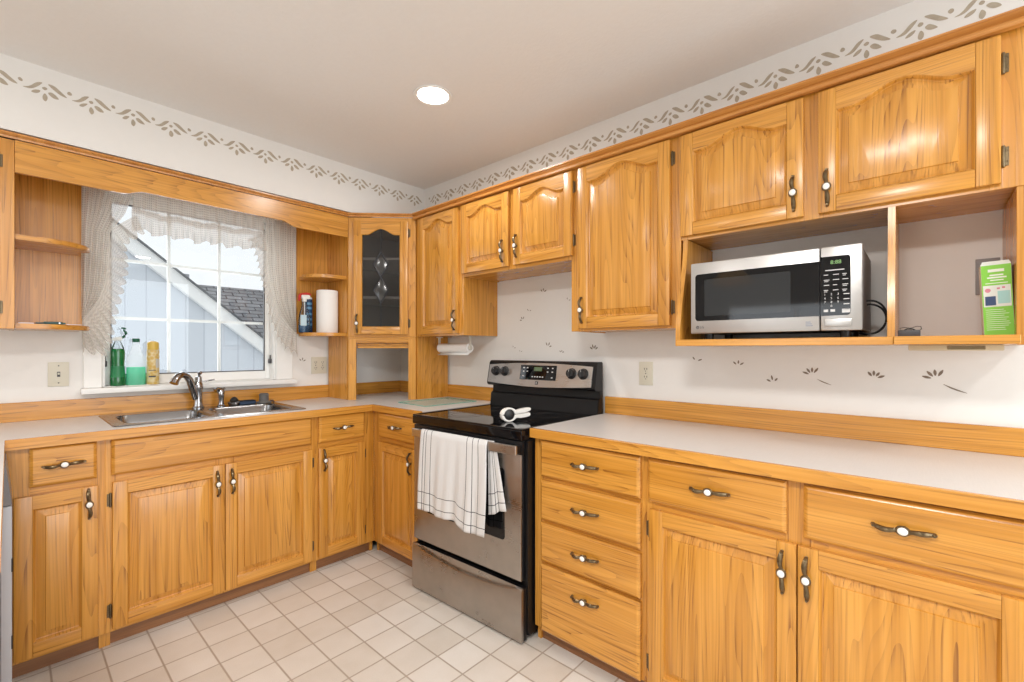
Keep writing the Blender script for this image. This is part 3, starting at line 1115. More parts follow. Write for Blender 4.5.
for zt, zb in ((1.904, 1.734), (1.734, 1.561)):
    zm = (zt + zb) / 2
    for s in (-1, 1):
        came((xc, zt), (xc + s * .048, zm))
        came((xc + s * .048, zm), (xc, zb))
b.build('lead_came', LEAD, d)
b = MB()
BEVG = thin_glass('bevelled_glass', (0.62, 0.62, 0.64), 0.10, 0.16)
for zt, zb in ((1.902, 1.736), (1.732, 1.563)):
    zm = (zt + zb) / 2
    o = [(xc, zt), (xc + .046, zm), (xc, zb), (xc - .046, zm)]
    q = [(xc, zt - .022), (xc + .034, zm), (xc, zb + .022), (xc - .034, zm)]
    b.loops([[(p[0], -.0115, p[1]) for p in o], [(p[0], -.0145, p[1]) for p in q]], 0, cap0=False, smooth=False)
b.build('glass_bevel', BEVG, d)
rebase(cg, GZ0)

ga = thing('appliance_garage', 'open oak appliance garage on the worktop in the corner', 'cabinet', DC, DIA)
z0, z1 = CT1 + .0005, GZ0 - .0005
b = MB()
b.box(-HW, -HW + .050, 0, .018, z0, z1, 0, .001)
b.box(HW - .050, HW, 0, .018, z0, z1, 0, .001)
b.box(-HW + .050, HW - .050, .0006, .018, z1 - .040, z1, 1)
b.box(-HW, HW, -.004, 0, z1 - .014, z1 - .004, 1, .001)
b.build('face_frame', WOOD, ga)
b = MB()
b.box(-.617, -.601, -.287, -.0215, z0, z1, 0, mtx=inv)
b.build('side_panel', WOOD, ga)
b = MB()
b.box(-.287, -.0215, -.617, -.601, z0, z1, 0, mtx=inv)
b.build('side_panel', WOOD, ga)
b = MB()
for k in range(3):
    b.box(-HW + .052, HW - .052, .020 + .002 * k, .030 + .002 * k, z1 - .045 - .016 * k, z1 - .030 - .016 * k, 1, .002)
b.build('tambour_door', WOOD, ga)
rebase(ga, z0)

# ------------------------------------------------------------------ open end shelves, valance, crown moulding
def end_shelf(label, x_in, x_out, back_in, right):
    """x_in: end fixed to a cabinet; x_out: free rounded end near the window."""
    s = 1 if x_out > x_in else -1
    r = thing('end_shelf', label, 'shelf', (x_in, 0, 0))
    L = abs(x_out - x_in)
    b = MB()
    a, c = sorted((0, s * L))
    b.box(a, c, -.012, -.001, 1.358, UT - .001, 0)
    b.build('back_panel', WOOD, r)
    for zt, th in ((1.742, .022), (1.362, .022)):
        b = MB()
        pts = [(0, -.0125), (s * (L - .012), -.0125), (s * (L - .012), -.105)]
        n = 12
        D = .285
        for k in range(n + 1):
            t = k / n * math.pi / 2
            pts.append((s * (L * 0.30 + (L * 0.70 + .018) * math.cos(t)), -.125 - (D - .125) * math.sin(t)))
        pts.append((0, -D))
        b.prism(pts, 'Z', zt - th, zt, 1, .003)
        b.build('shelf_board', WOOD, r)
    rebase(r, 1.34)
    return r
end_shelf('open oak corner shelf with rounded boards left of the window', -2.121, -1.890, 0, False)
end_shelf('open oak corner shelf with rounded boards right of the window', -0.618, -0.833, 0, True)

va = thing('window_valance', 'long oak valance board with shallow curved cut out above the window curtains', 'valance', (-2.121, 0, 0))
W = 1.5025
pts = [(0, UT), (0, 2.000), (.335, 2.000)]
for k in range(1, 9):
    t = k / 8
    pts.append((.345 + .09 * t, 2.000 + .026 * (t * t * (3 - 2 * t))))
pts.append((1.05, 2.026))
for k in range(1, 9):
    t = k / 8
    pts.append((1.08 + .09 * t, 2.026 - .026 * (t * t * (3 - 2 * t))))
pts += [(W, 2.000), (W, UT)]
b = MB()
b.prism(pts, 'Y', -.303, -.285, 1)
b.build('valance_board', WOOD, va)
b = MB()
b.box(0.0, W, -.2848, -.0135, UT - .012, UT, 1)
b.build('top_board', WOOD, va)
b = MB()
b.box(0.0, W, -.2848, -.272, 2.03, 2.05, 1)
b.build('back_rail', WOOD, va)
rebase(va, 2.0)

# crown moulding: profile is (out, up) from the face frame line
CROWN = [(0, 2.1205), (.022, 2.1205), (.026, 2.124), (.026, 2.131), (.016, 2.135), (.014, 2.141), (.020, 2.1475), (.030, 2.153), (.030, 2.160), (0, 2.160)]
CROWN_SMALL = [(0, 2.137), (.005, 2.137), (.006, 2.1445), (.016, 2.153), (.016, 2.160), (0, 2.160)]
def sweep_crown(path, name, prof=CROWN):
    """path: list of points on the face line, outward side on the left of travel reversed."""
    b = MB()
    rings = []
    n = len(path)
    for i, p in enumerate(path):
        p = Vector(p)
        d0 = (p - Vector(path[i - 1])).normalized() if i else (Vector(path[1]) - p).normalized()
        d1 = (Vector(path[i + 1]) - p).normalized() if i < n - 1 else d0
        n0, n1 = Vector((d0.y, -d0.x)), Vector((d1.y, -d1.x))
        m = (n0 + n1).normalized()
        m = m / max(.3, m.dot(n0))
        rings.append([(p.x + m.x * o, p.y + m.y * o, z) for o, z in prof])
    b.loops(rings, 0, smooth=False)
    o = b.build(name, OHC, None, 25, True)
    return struct(o)
OHC = oak('oak_moulding', 'Y', (0.62, 0.28, 0.065), (0.50, 0.20, 0.038), (0.27, 0.088, 0.014))
sweep_crown([(-2.60, -.304), (-.6185, -.304), (-.3045, -.618)], 'trim_6', CROWN_SMALL)
sweep_crown([(-.304, -.6195), (-.304, -3.372)], 'trim_5')

# ------------------------------------------------------------------ kitchen range
def rrect(x0, x1, z0_, z1_, r, n=5, corners=(1, 1, 1, 1)):
    pts = []
    for (cx, cz, a0, on) in ((x0 + r, z0_ + r, 180, corners[0]), (x1 - r, z0_ + r, 270, corners[1]), (x1 - r, z1_ - r, 0, corners[2]), (x0 + r, z1_ - r, 90, corners[3])):
        if not on:
            pts.append((cx + (r if cx > (x0 + x1) / 2 else -r), cz + (r if cz > (z0_ + z1_) / 2 else -r)))
            continue
        for k in range(n + 1):
            a = R(a0 + 90 * k / n)
            pts.append((cx + r * math.cos(a), cz + r * math.sin(a)))
    return pts
rg = thing('kitchen_range', 'stainless steel electric range with black glass cooktop', 'stove', (.0066, -1.130, 0), R(-88.1))
RW = 0.746                                     # local x 0..RW, front faces -Y
b = MB()
b.box(0.004, RW - .004, -.674, -.062, 0.02, .862, 0, .003)
b.box(0.03, RW - .03, -.61, -.08, 0.0, 0.02, 0)
b.box(0.002, 0.020, -.686, -.674, .04, .86, 0)
b.box(RW - .020, RW - .002, -.686, -.674, .04, .86, 0)
b.box(0.02, RW - .02, -.678, -.674, .04, .86, 0)
b.build('body', BLACKEN, rg)
b = MB()
b.box(-.006, RW - .012, -.716, -.120, .8625, .905, 0, .006, 3)
b.box(0.016, RW - .016, -.700, -.124, .905, .9085, 0, .002)
b.box(-.006, RW - .012, -.714, -.700, .905, .9115, 0, .003, 2)
b.box(-.006, .016, -.700, -.124, .905, .9115, 0, .003, 2)
b.box(RW - .028, RW - .012, -.700, -.124, .905, .9115, 0, .003, 2)
ck = b.build('cooktop', BLACKGL, rg)
RING = plain('burner_marking', (0.05, 0.05, 0.052), 0.25)
for x, y, r in ((.20, -.54, .105), (.56, -.54, .085), (.20, -.27, .08), (.56, -.27, .105)):
    b = MB()
    for rr in (r, r * .62):
        n = 40
        b.loops([[(x + math.cos(2 * math.pi * k / n) * q, y + math.sin(2 * math.pi * k / n) * q, .9087 + h) for k in range(n)] for q, h in ((rr, 0), (rr, .0002), (rr - .003, .0002), (rr - .003, 0))], 0, False, False)
    b.build('burner_ring', RING, ck)
# oven door
dz0, dz1 = .262, .838
b = MB()
b.box(0.002, RW - .020, -.710, -.700, dz0, .800, 0, .003, 2)
b.box(0.004, RW - .018, -.6995, -.687, dz0, .800, 1, .002)
b.box(0.002, RW - .014, -.7095, -.687, .8005, .858, 1, .003, 2)
for k in range(11):
    b.box(.10 + .05 * k, .142 + .05 * k, -.7105, -.7092, .849, .854, 1)
od = b.build('oven_door', [STEELDIRTY, BLACKEN], rg)
b = MB()
b.prism(rrect(.108, RW - .112, .416, .728, .012), 'Y', -.7115, -.7085, 0)
b.build('oven_window', BLACKGL, od)
b = MB()
b.box(0.034, RW - .016, -.752, -.738, .806, .846, 0, .005, 3)
b.build('handle', STEEL, od)
b = MB()
for x in (.038, RW - .046):
    b = MB()
    b.box(x, x + .026, -.738, -.7098, .808, .842, 0, .003)
    b.build('handle_bracket', BLACKEN, od)
# storage drawer with a curved scooped grip
b = MB()
zz0, zz1 = .012, .238
n = 30
def grip(x):
    u = (x - RW / 2) / (RW / 2 - .045)
    return .034 * max(0, 1 - u * u) ** .8 if abs(u) < 1 else 0
xs = [0.002 + (RW - .010) * k / n for k in range(n + 1)]
t = bmesh.new()
rows = []
for x in xs:
    g = grip(x)
    rows.append([(x, -.722, zz0), (x, -.722, zz1 - .006 - g - .006), (x, -.7195, zz1 - .006 - g), (x, -.7195 + .022 * min(1, g / .006), zz1 - .005 - g * .85), (x, -.7185 + .016 * min(1, g / .006), zz1 - .004), (x, -.710, zz1), (x, -.708, zz1), (x, -.708, zz0)])
b.loops([[r for r in row] for row in rows], 0, True, True, True)
b.box(.004, RW - .007, -.7075, -.687, zz0 + .002, zz1 - .002, 1)
b.build('storage_drawer', [STEELDIRTY, BLACKEN], rg, 30)
# backguard
b = MB()
b.prism([(-.064, .905), (-.122, .905), (-.114, .985), (-.096, .992), (-.094, 1.03), (-.139, 1.034), (-.152, 1.046), (-.126, 1.174), (-.114, 1.185), (-.064, 1.185)], 'X', 0.0, RW + .014, 0, .003)
bg = b.build('backguard', BLACKEN, rg)
# brushed control panel: front leans back, bottom edge bows down, top edge bows up
tilt = math.atan2(.026, .126)
pm = Matrix.Translation((0, -.1545, 1.044)) @ Matrix.Rotation(-tilt, 4, 'X')
b = MB()
n = 20
pts = []
for k in range(n + 1):
    u = k / n
    pts.append((.016 + (RW - .018) * u, .010 - .016 * math.sin(math.pi * u)))
for k in range(n + 1):
    u = 1 - k / n
    pts.append((.016 + (RW - .018) * u, .118 + .014 * math.sin(math.pi * u)))
b.prism(pts, 'Y', -.004, .004, 0, .0015)
cp = b.build('control_panel', STEEL, bg)
cp.matrix_local = Matrix.Translation((-.004, 0, 0)) @ pm
b = MB()
b.box(.268, .521, -.0062, -.0038, .034, .118, 0, .002, 2)
dp = b.build('display_panel', BLACKGL, cp)
LCD = plain('display_green', (0.05, 0.07, 0.04), 0.3, emit=(0.25, 0.36, 0.16), estr=0.22)
b = MB()
b.box(.367, .422, -.0068, -.0061, .085, .108)
b.build('clock_display', LCD, dp)
LEG = plain('white_legend', (0.62, 0.62, 0.62), 0.5)
b = MB()
for x, z in [(.292, .103), (.319, .103), (.292, .082), (.319, .082), (.292, .056), (.463, .103), (.495, .103), (.463, .082), (.495, .082), (.495, .050), (.360, .052), (.378, .052), (.396, .052), (.414, .052), (.432, .052)]:
    b = MB()
    b.box(x - .005, x + .005, -.0066, -.0061, z - .003, z + .003)
    b.build('touch_button', LEG, dp)
b = MB()
b.box(.384, .404, -.0052, -.0039, .008, .026)
lg = b.build('logo_badge', DARKM, cp)
b = MB()
b.prism([(0.388, 0.012), (0.391, 0.012), (0.391, 0.0165), (0.397, 0.012), (0.401, 0.012), (0.394, 0.0175), (0.4, 0.0225), (0.396, 0.0225), (0.391, 0.0185), (0.391, 0.0225), (0.388, 0.0225)], 'Y', -.0056, -.0051)
b.build('logo_letter', LEG, lg)
for x in (.0768, .148, .6195, .6926):
    b = MB()
    b.lathe([(.030, -.004), (.030, -.006), (.025, -.009), (.0235, -.026), (.021, -.029), (.001, -.0295)], (x, 0, .078), 'Y', 24)
    b.box(x - .004, x + .004, -.036, -.026, .078 - .022, .078 + .022, 0, .002)
    kb = b.build('knob', BLACKPL, cp)
    b = MB()
    b.box(x - .001, x + .001, -.0366, -.0358, .078 + .006, .078 + .021)
    for q in (-1, 1):
        b.box(x + q * .034 - .001, x + q * .034 + .001, -.0046, -.0038, .078 - .003, .078 + .003)
    b.build('knob_mark', LEG, kb)

# ------------------------------------------------------------------ dish towel over the oven handle
def cloth_grid(name, nu, nv, fn, mat, parent=None, thick=0.0, uv=None):
    me = bpy.data.meshes.new(name)
    vs = [fn(i / nu, j / nv) for j in range(nv + 1) for i in range(nu + 1)]
    fs = [(j * (nu + 1) + i, j * (nu + 1) + i + 1, (j + 1) * (nu + 1) + i + 1, (j + 1) * (nu + 1) + i) for j in range(nv) for i in range(nu)]
    me.from_pydata(vs, [], fs)
    ul = me.uv_layers.new(name='UVMap')
    for p in me.polygons:
        p.use_smooth = True
        for li in p.loop_indices:
            vi = me.loops[li].vertex_index
            i, j = vi % (nu + 1), vi // (nu + 1)
            ul.data[li].uv = uv(i / nu, j / nv) if uv else (i / nu, j / nv)
    me.materials.append(mat)
    o = bpy.data.objects.new(name, me)
    COL.objects.link(o)
    if parent:
        o.parent = parent
    if thick:
        m = o.modifiers.new('thickness', 'SOLIDIFY')
        m.thickness = thick
        m.offset = 0
    return o

def towel_mat(name, vlines, hlines, width=0.0032):
    m, n, l, b = new_mat(name)
    tc = n.new('ShaderNodeTexCoord')
    sp = n.new('ShaderNodeSeparateXYZ')
    l.new(tc.outputs['UV'], sp.inputs[0])
    acc = None
    for ax, ls in ((0, vlines), (1, hlines)):
        for v in ls:
            h = math_node(n, l, 'LESS_THAN', math_node(n, l, 'ABSOLUTE', math_node(n, l, 'SUBTRACT', sp.outputs[ax], v)), width / 2)
            acc = h if acc is None else math_node(n, l, 'MAXIMUM', acc, h)
    mx = n.new('ShaderNodeMix')
    mx.data_type = 'RGBA'
    l.new(acc, mx.inputs['Factor'])
    mx.inputs['A'].default_value = (0.70, 0.70, 0.70, 1)
    mx.inputs['B'].default_value = (0.035, 0.035, 0.045, 1)
    l.new(mx.outputs['Result'], b.inputs['Base Color'])
    b.inputs['Roughness'].default_value = 0.95
    wv = n.new('ShaderNodeTexNoise')
    mp = n.new('ShaderNodeMapping')
    mp.inputs['Scale'].default_value = (260, 12, 1)
    l.new(tc.outputs['UV'], mp.inputs['Vector'])
    l.new(mp.outputs[0], wv.inputs['Vector'])
    wv.inputs['Scale'].default_value = 1.0
    bp = n.new('ShaderNodeBump')
    bp.inputs['Strength'].default_value = 0.5
    bp.inputs['Distance'].default_value = 0.003
    l.new(wv.outputs['Fac'], bp.inputs['Height'])
    l.new(bp.outputs['Normal'], b.inputs['Normal'])
    return m
tw = thing('dish_towel', 'white dish towel with thin dark stripes draped over the oven door handle', 'towel', tuple(Matrix.Translation(rg.location) @ Matrix.Rotation(R(-88.1), 4, 'Z') @ Vector((.117, -.7455, .42))), R(1.9))
TOP = .846
ZB = .42
def tw_front(u, v):
    # u across (0 left..1 right), v from the fold over the bar (0) to the hem (1); out of the wall is -X
    yl = .452 * u
    bot = interp([(0, .455), (.18, .456), (.21, .450), (.36, .447), (.58, .453), (.66, .432), (.80, .424), (1, .430)], u)
    z = TOP - (TOP - bot) * v
    k = min(1, v * 6)
    pl = .006 * math.sin(u * 19 + .6) + .004 * math.sin(u * 41 + v * 2)
    x = -.0115 - .010 * v - (pl + .006) * (.15 + .85 * v) * k
    if v < .05:
        a = (1 - v / .05) * math.pi / 2
        x = -.0115 * math.cos(a) * 1.0
        z = TOP + .004 - .018 * (1 - math.sin(a))
    ypinch = yl + .010 * math.sin(v * 3) * (u - .4)
    return (x, -ypinch, z - ZB)
tm = towel_mat('striped_towel_front', [.028, .045, .082, .330, .366, .400], [.034, .092])
cloth_grid('front_layer', 60, 40, tw_front, tm, tw, .002, lambda u, v: (u * .452, (1 - v) * (TOP - .44)))
def tw_back(u, v):
    y = .440 + .045 * u + .060 * v * u
    a = .004 * math.sin(u * 12 + 1)
    bot = interp([(0, .515), (.4, .528), (.6, .545), (1, .553)], u)
    z = TOP - (TOP - bot) * v
    x = .0105 + a * .5 * v + .003 * v
    if v < .05:
        q = (1 - v / .05) * math.pi / 2
        x = .0105 * math.cos(q)
        z = TOP + .004 - .018 * (1 - math.sin(q))
    return (x, -y, z - ZB)
tm2 = towel_mat('striped_towel_back', [.02, .048, .065, .2], [.038, .088])
cloth_grid('back_layer', 24, 24, tw_back, tm2, tw, .002, lambda u, v: (u * .105, (1 - v) * (TOP - .53)))

# ------------------------------------------------------------------ white hand gadget lying on the cooktop
sr = thing('kitchen_gadget', 'white hand gadget with round dark hub lying on the black cooktop', 'gadget', (-.547, -1.687, .9090), R(-22))
def gadget_half(top):
    """Half of the shell: a ring half round the hub running into a handle."""
    c, n = .033, 14
    pts = []
    if top:
        for k in range(n + 1):
            a = R(180 - 150 * k / n)
            pts.append((.042 * math.cos(a), c + .033 * math.sin(a)))
        pts += [(.060, .056), (.090, .060), (.112, .061), (.116, .053), (.110, .046), (.085, .039), (.050, .0355), (.0275, .0350)]
        for k in range(n + 1):
            a = R(4 + 172 * k / n)
            pts.append((.027 * math.cos(a), c + .0255 * math.sin(a) + .0005))
    else:
        for k in range(n + 1):
            a = R(180 + 150 * k / n)
            pts.append((.042 * math.cos(a), c + .033 * math.sin(a)))
        pts += [(.060, .014), (.090, .017), (.110, .021), (.113, .030), (.108, .038), (.085, .0355), (.050, .0325), (.0275, .032)]
        for k in range(n + 1):
            a = R(-4 - 172 * k / n)
            pts.append((.027 * math.cos(a), c + .0255 * math.sin(a) - .0005))
    return pts
for top in (True, False):
    b = MB()
    b.prism(gadget_half(top), 'Y', -.013, .013, 0, .0025)
    b.build('shell_half', CERAMIC, sr)
b = MB()
b.lathe([(.001, -.0145), (.020, -.0145), (.0255, -.011), (.0255, .011), (.020, .0145), (.001, .0145)], (0, 0, .033), 'Y', 26)
b.build('hub', BLACKPL, sr)

# ------------------------------------------------------------------ microwave
mw = thing('microwave', 'stainless steel countertop microwave with black door on the open oak shelf', 'microwave', (0, -2.478, SB), RNG)
MW, MH = .528, .270
F0 = -.368
z0 = .022
b = MB()
b.box(.003, MW - .003, F0 + .024, -.022, z0 + .003, z0 + MH - .004, 0, .004)
mb_ = b.build('body', plain('grey_painted_metal', (0.30, 0.30, 0.31), 0.45, 0.3), mw)
for x in (.05, MW - .05):
    for y in (F0 + .06, -.07):
        b = MB()
        b.lathe([(.014, 0), (.016, z0 + .004)], (x, y, 0), 'Z', 14)
        b.build('foot', BLACKPL, mw)
DX = .418
b = MB()
b.box(0, DX - .001, F0, F0 + .023, z0, z0 + MH, 0, .005, 2)
md = b.build('door', MWSTEEL, mw)
b = MB()
b.prism(rrect(.018, DX - .001, z0 + .048, z0 + MH - .044, .012, 5, (1, 0, 0, 1)), 'Y', F0 - .0018, F0 + .001)
gl = b.build('door_glass', BLACKGL, md)
MESHW = plain('perforated_window', (0.030, 0.032, 0.034), 0.05, spec=0.35)
b = MB()
b.prism(rrect(.052, .335, z0 + .066, z0 + MH - .066, .004), 'Y', F0 - .0022, F0 - .0017)
b.build('perforated_window', MESHW, gl)
b = MB()
b.box(DX + .001, MW, F0, F0 + .023, z0, z0 + MH, 0, .005, 2)
mp_ = b.build('control_panel', MWSTEEL, mw)
b = MB()
b.prism(rrect(DX + .001, MW - .030, z0 + .048, z0 + MH - .032, .010, 5, (0, 1, 1, 0)), 'Y', F0 - .0018, F0 + .001)
kp = b.build('keypad', BLACKGL, mp_)
GLOW = plain('clock_digits', (0.02, 0.05, 0.02), 0.4, emit=(0.35, 0.62, 0.20), estr=0.8)
text('clock_digits', '8:88', .017, GLOW, kp, (DX + .042, F0 - .0020, z0 + MH - .052))
cy = z0 + MH - .078
b = MB()
b.box(DX + .014, DX + .064, F0 - .0022, F0 - .0017, cy, cy + .003)
for rI in range(4):
    for cI in range(3):
        x = DX + .010 + cI * .0245
        w = random.uniform(.010, .017)
        z = cy - .014 - rI * .0165
        b.box(x, x + w, F0 - .0022, F0 - .0017, z, z + .0022)
        if random.random() < .7:
            b.box(x + .001, x + w * .8, F0 - .0022, F0 - .0017, z - .0045, z - .0026)
b.build('key_legend', LEG, kp)
for rI in range(4):
    for cI in range(3):
        ch = '123456789 0 '[rI * 3 + cI]
        if ch != ' ':
            text('key_digit', ch, .0095, LEG, kp, (DX + .013 + cI * .0175, F0 - .0020, z0 + .116 - rI * .0125))
b = MB()
for k, z in enumerate((.114, .098, .082, .066)):
    b.box(DX + .062, DX + .077, F0 - .0022, F0 - .0017, z0 + z, z0 + z + .0028)
for x in (DX + .010, DX + .028):
    b.box(x, x + .012, F0 - .0022, F0 - .0017, z0 + .060, z0 + .068)
b.box(DX + .058, DX + .079, F0 - .0022, F0 - .0017, z0 + .056, z0 + .068)
b.build('key_legend', LEG, kp)
b = MB()
b.box(DX + .012, MW - .026, F0 - .0035, F0 + .001, z0 + .012, z0 + .038, 0, .003, 2)
b.build('door_button', MWSTEEL, mp_)
# badge and energy mark on the door
b = MB()
b.lathe([(.0062, 0), (.0062, -.0008), (.0001, -.0010)], (.026, F0, z0 + .024), 'Y', 24)
bd = b.build('logo_badge', plain('badge_grey', (0.05, 0.045, 0.05), 0.4), md)
b = MB()
n = 20
arc = [(.026 + .0043 * math.cos(R(90 + 270 * k / n)), z0 + .024 + .0043 * math.sin(R(90 + 270 * k / n))) for k in range(n + 1)]
b.tube([(p[0], F0 - .0011, p[1]) for p in arc] + [(.0275, F0 - .0011, z0 + .024)], .0004, 0, 5)
b.box(.0256, .0262, F0 - .0014, F0 - .0009, z0 + .0222, z0 + .0258)
b.build('logo_line', LEG, bd)
text('logo_lettering', 'LG', .0125, plain('logo_grey', (0.06, 0.06, 0.065), 0.5), md, (.0425, F0 - .0004, z0 + .024))
b = MB()
for k in range(3):
    b.box(.378, .398 - .003 * k, F0 - .0006, F0 + .0002, z0 + .016 + k * .006, z0 + .0195 + k * .006)
b.build('energy_mark', plain('mark_grey', (0.28, 0.30, 0.36), 0.5), md)
b = MB()
def cord_loop(dy, dz, rx, rz):
    pts = []
    for k in range(25):
        a = R(-120 + 235 * k / 24)
        pts.append((MW + .004 + rx * math.cos(a), F0 + .17 + dy, .070 + dz + rz * math.sin(a)))
    return pts
b.tube([(MW - .030, F0 + .30, .020), (MW - .005, F0 + .20, .012)] + cord_loop(0, 0, .046, .056) + [(MW - .012, F0 + .24, .128), (MW - .030, F0 + .30, .120)], .0032, 0, 8)
b.tube(cord_loop(.014, -.006, .044, .050), .0032, 0, 8)
b.build('power_cord', BLACKPL, mw)

# ------------------------------------------------------------------ things on the right bay of the shelf
bx = thing('carton', 'bright green and white product carton at the right end of the shelf', 'box', (-.255, -3.2745, SB), R(-91))
bm_m = Matrix.Rotation(R(-2.0), 4, 'Y')
bw, bh, bdp = .060, .205, .075
b = MB()
b.box(0, bw, 0, bdp, 0, bh, 0, .0006)
GREENC = plain('carton_green', (0.22, 0.58, 0.05), 0.5)
b.build('carton_body', plain('carton_white', (0.78, 0.79, 0.76), 0.55), bx)
b = MB()
b.box(.0005, bw - .0005, -.0007, 0, .001, bh - .004, 0)
pf = b.build('printed_panel', GREENC, bx)
b = MB()
b.prism([(0, bh), (bw, bh), (bw - .002, bh + .012), (.006, bh + .009)], 'Y', bdp - .003, bdp - .002)
b.build('open_flap', plain('flap_white', (0.74, 0.77, 0.72), 0.55), bx)
b = MB()
b.prism([(.001, bh), (bw - .001, bh), (bw - .004, bh + .007), (.004, bh + .007)], 'Y', .0, .001)
b.build('open_flap', plain('flap_white', (0.74, 0.77, 0.72), 0.55), bx)
PWHITE = plain('print_white', (0.80, 0.84, 0.74), 0.5)
b = MB()
b.box(.003, bw - .003, -.0011, -.0007, .082, .143)
pp = b.build('picture_panel', plain('print_pale', (0.72, 0.74, 0.70), 0.5), pf)
b = MB()
b.box(.006, .027, -.0014, -.0011, .086, .112)
b.box(.012, .017, -.0017, -.0014, .090, .108)
b.build('picture', plain('print_navy', (0.03, 0.06, 0.16), 0.5), pp)
b = MB()
b.box(.031, bw - .005, -.0014, -.0011, .090, .126)
b.build('picture', plain('print_teal', (0.36, 0.62, 0.60), 0.5), pp)
b = MB()
b.lathe([(.006, -.0011), (.006, -.0015), (.0001, -.0015)], (.012, 0, .129), 'Y', 14)
b.box(.030, .036, -.0014, -.0011, .131, .136)
b.box(.040, .046, -.0014, -.0011, .133, .138)
b.build('picture', plain('print_pink', (0.62, 0.22, 0.28), 0.5), pp)
b = MB()
for z, x0, x1, h in ((.181, .014, .046, .008), (.170, .017, .044, .004), (.163, .012, .050, .004), (.156, .018, .044, .003), (.148, .008, .052, .002)):
    b.box(x0, x1, -.0011, -.0007, z, z + h)
b.build('print_heading', PWHITE, pf)
b = MB()
for k in range(11):
    b.box(.006, .006 + random.uniform(.035, .047), -.0011, -.0007, .016 + .0057 * k, .0172 + .0057 * k)
b.build('print_lines', PWHITE, pf)
for c in bx.children:
    c.matrix_local = Matrix.Rotation(R(-2.2), 4, 'Y')

ad = thing('power_adapter', 'small black power adapter with thin wire on the shelf', 'adapter', (-.27, -3.0865, SB), RNG)
b = MB()
b.box(0, .052, -.030, .012, 0, .021, 0, .003, 2)
b.build('adapter_body', GREYPL, ad)
b = MB()
b.tube([(.006, -.010, .020), (.004, -.012, .027), (.014, -.012, .029), (.03, -.010, .027), (.044, -.012, .032), (.053, -.010, .031), (.054, -.006, .024), (.050, .0, .020)], .0011, 0, 6)
b.tube([(.012, -.005, .019), (.020, -.005, .0245), (.034, -.005, .0245), (.042, -.005, .019)], .0022, 0, 6)
b.build('adapter_wire', BLACKPL, ad)

fx = thing('under_cabinet_light', 'slim beige light fixture under the right end of the shelf', 'light fixture', (-.20, -3.11, 1.246), RNG)
b = MB()
b.box(0, .205, -.05, .05, 0, .0172, 0, .003, 2)
b.build('housing', plain('fixture_beige', (0.62, 0.53, 0.36), 0.5), fx)
b = MB()
b.box(.088, .168, -.0515, -.0495, .003, .014, 0, .0008)
b.build('lens', plain('fixture_lens', (0.22, 0.17, 0.09), 0.35), fx)

# ------------------------------------------------------------------ outlets and switch
def plate(name, label, cat, loc, rot, w, h, kind, mat=PLATEM):
    r = thing(name, label, cat, loc, rot)
    b = MB()
    b.box(-w / 2, w / 2, -.0055, -.0002, -h / 2, h / 2, 0, .002, 2)
    p = b.build('cover_plate', mat, r)
    if kind == 'switch':
        b = MB()
        b.box(-.0055, .0055, -.0062, -.005, -.0125, .0125)
        b.build('switch_slot', GREYPL, r)
        b = MB()
        b.box(-.0036, .0036, -.014, -.0055, -.002, .008, 0, .001)
        b.build('toggle', PLATEM, r)
    else:
        xs = (0,) if kind == 'single' else (-w / 4 + .003, w / 4 - .003)
        for x in xs:
            for z in (-.0195, .0195):
                b = MB()
                b.prism(rrect(x - .016, x + .016, z - .0135, z + .0135, .008), 'Y', -.0068, -.005)
                s = b.build('receptacle', mat, r)
                b = MB()
                for q in (-.0062, .0062):
                    b.box(x + q - .0014, x + q + .0014, -.0072, -.0066, z - .001, z + .008)
                b.lathe([(.0024, -.0066), (.0024, -.0072), (.0001, -.0072)], (x, 0, z - .0075), 'Y', 10)
                b.build('slot', DARKM, s)
    b = MB()
    for x in ((0,) if kind != 'double' else (-w / 4 + .003, w / 4 - .003)):
        for z in ((.042, -.042) if kind == 'switch' else (0,)):
            b.lathe([(.003, -.0055), (.0028, -.0066), (.0001, -.007)], (x, 0, z), 'Y', 10)
    b.build('screw', GREYPL, r)
    return r
plate('light_switch', 'almond light switch on the white wall left of the window', 'switch', (-1.974, 0, 1.129), WIN, .074, .118, 'switch')
plate('wall_outlet', 'double gang almond outlet on the wall left of the appliance garage', 'outlet', (-.676, 0, 1.141), WIN, .110, .116, 'double')
plate('wall_outlet', 'almond duplex outlet on the white wall right of the range', 'outlet', (0, -2.119, 1.131), RNG, .072, .117, 'single')
plate('wall_outlet', 'grey outlet on the wall behind the green carton', 'outlet', (0, -3.300, 1.487), RNG, .056, .117, 'single', plain('grey_plate', (0.27, 0.26, 0.26), 0.5))

# ------------------------------------------------------------------ sink, faucet and what stands around them
sk = thing('kitchen_sink', 'stainless steel double bowl sink set in the worktop under the window', 'sink', (-1.417, -.305, CT1))
def rr_pts(x0, x1, y0, y1, r, n=8):
    return [(p[0], p[1]) for p in rrect(x0, x1, y0, y1, r, n)]
bowls = [(-.372, -.018, -.205, .150), (.018, .368, -.205, .150)]
b = MB()
t = b.bm
def edge_loop(pts, z):
    vs = [t.verts.new((p[0], p[1], z)) for p in pts]
    return vs, [t.edges.new((vs[i], vs[(i + 1) % len(vs)])) for i in range(len(vs))]
ov, oe = edge_loop(rr_pts(-.416, .414, -.252, .254, .022), .0045)
alle = list(oe)
bl = []
for q in bowls:
    vs, es = edge_loop(rr_pts(*q, .055), .0045)
    bl.append(vs)
    alle += es
bmesh.ops.triangle_fill(t, use_beauty=True, use_dissolve=False, edges=alle)
lo = [t.verts.new((p[0], p[1], .0003)) for p in rr_pts(-.419, .417, -.255, .257, .024)]
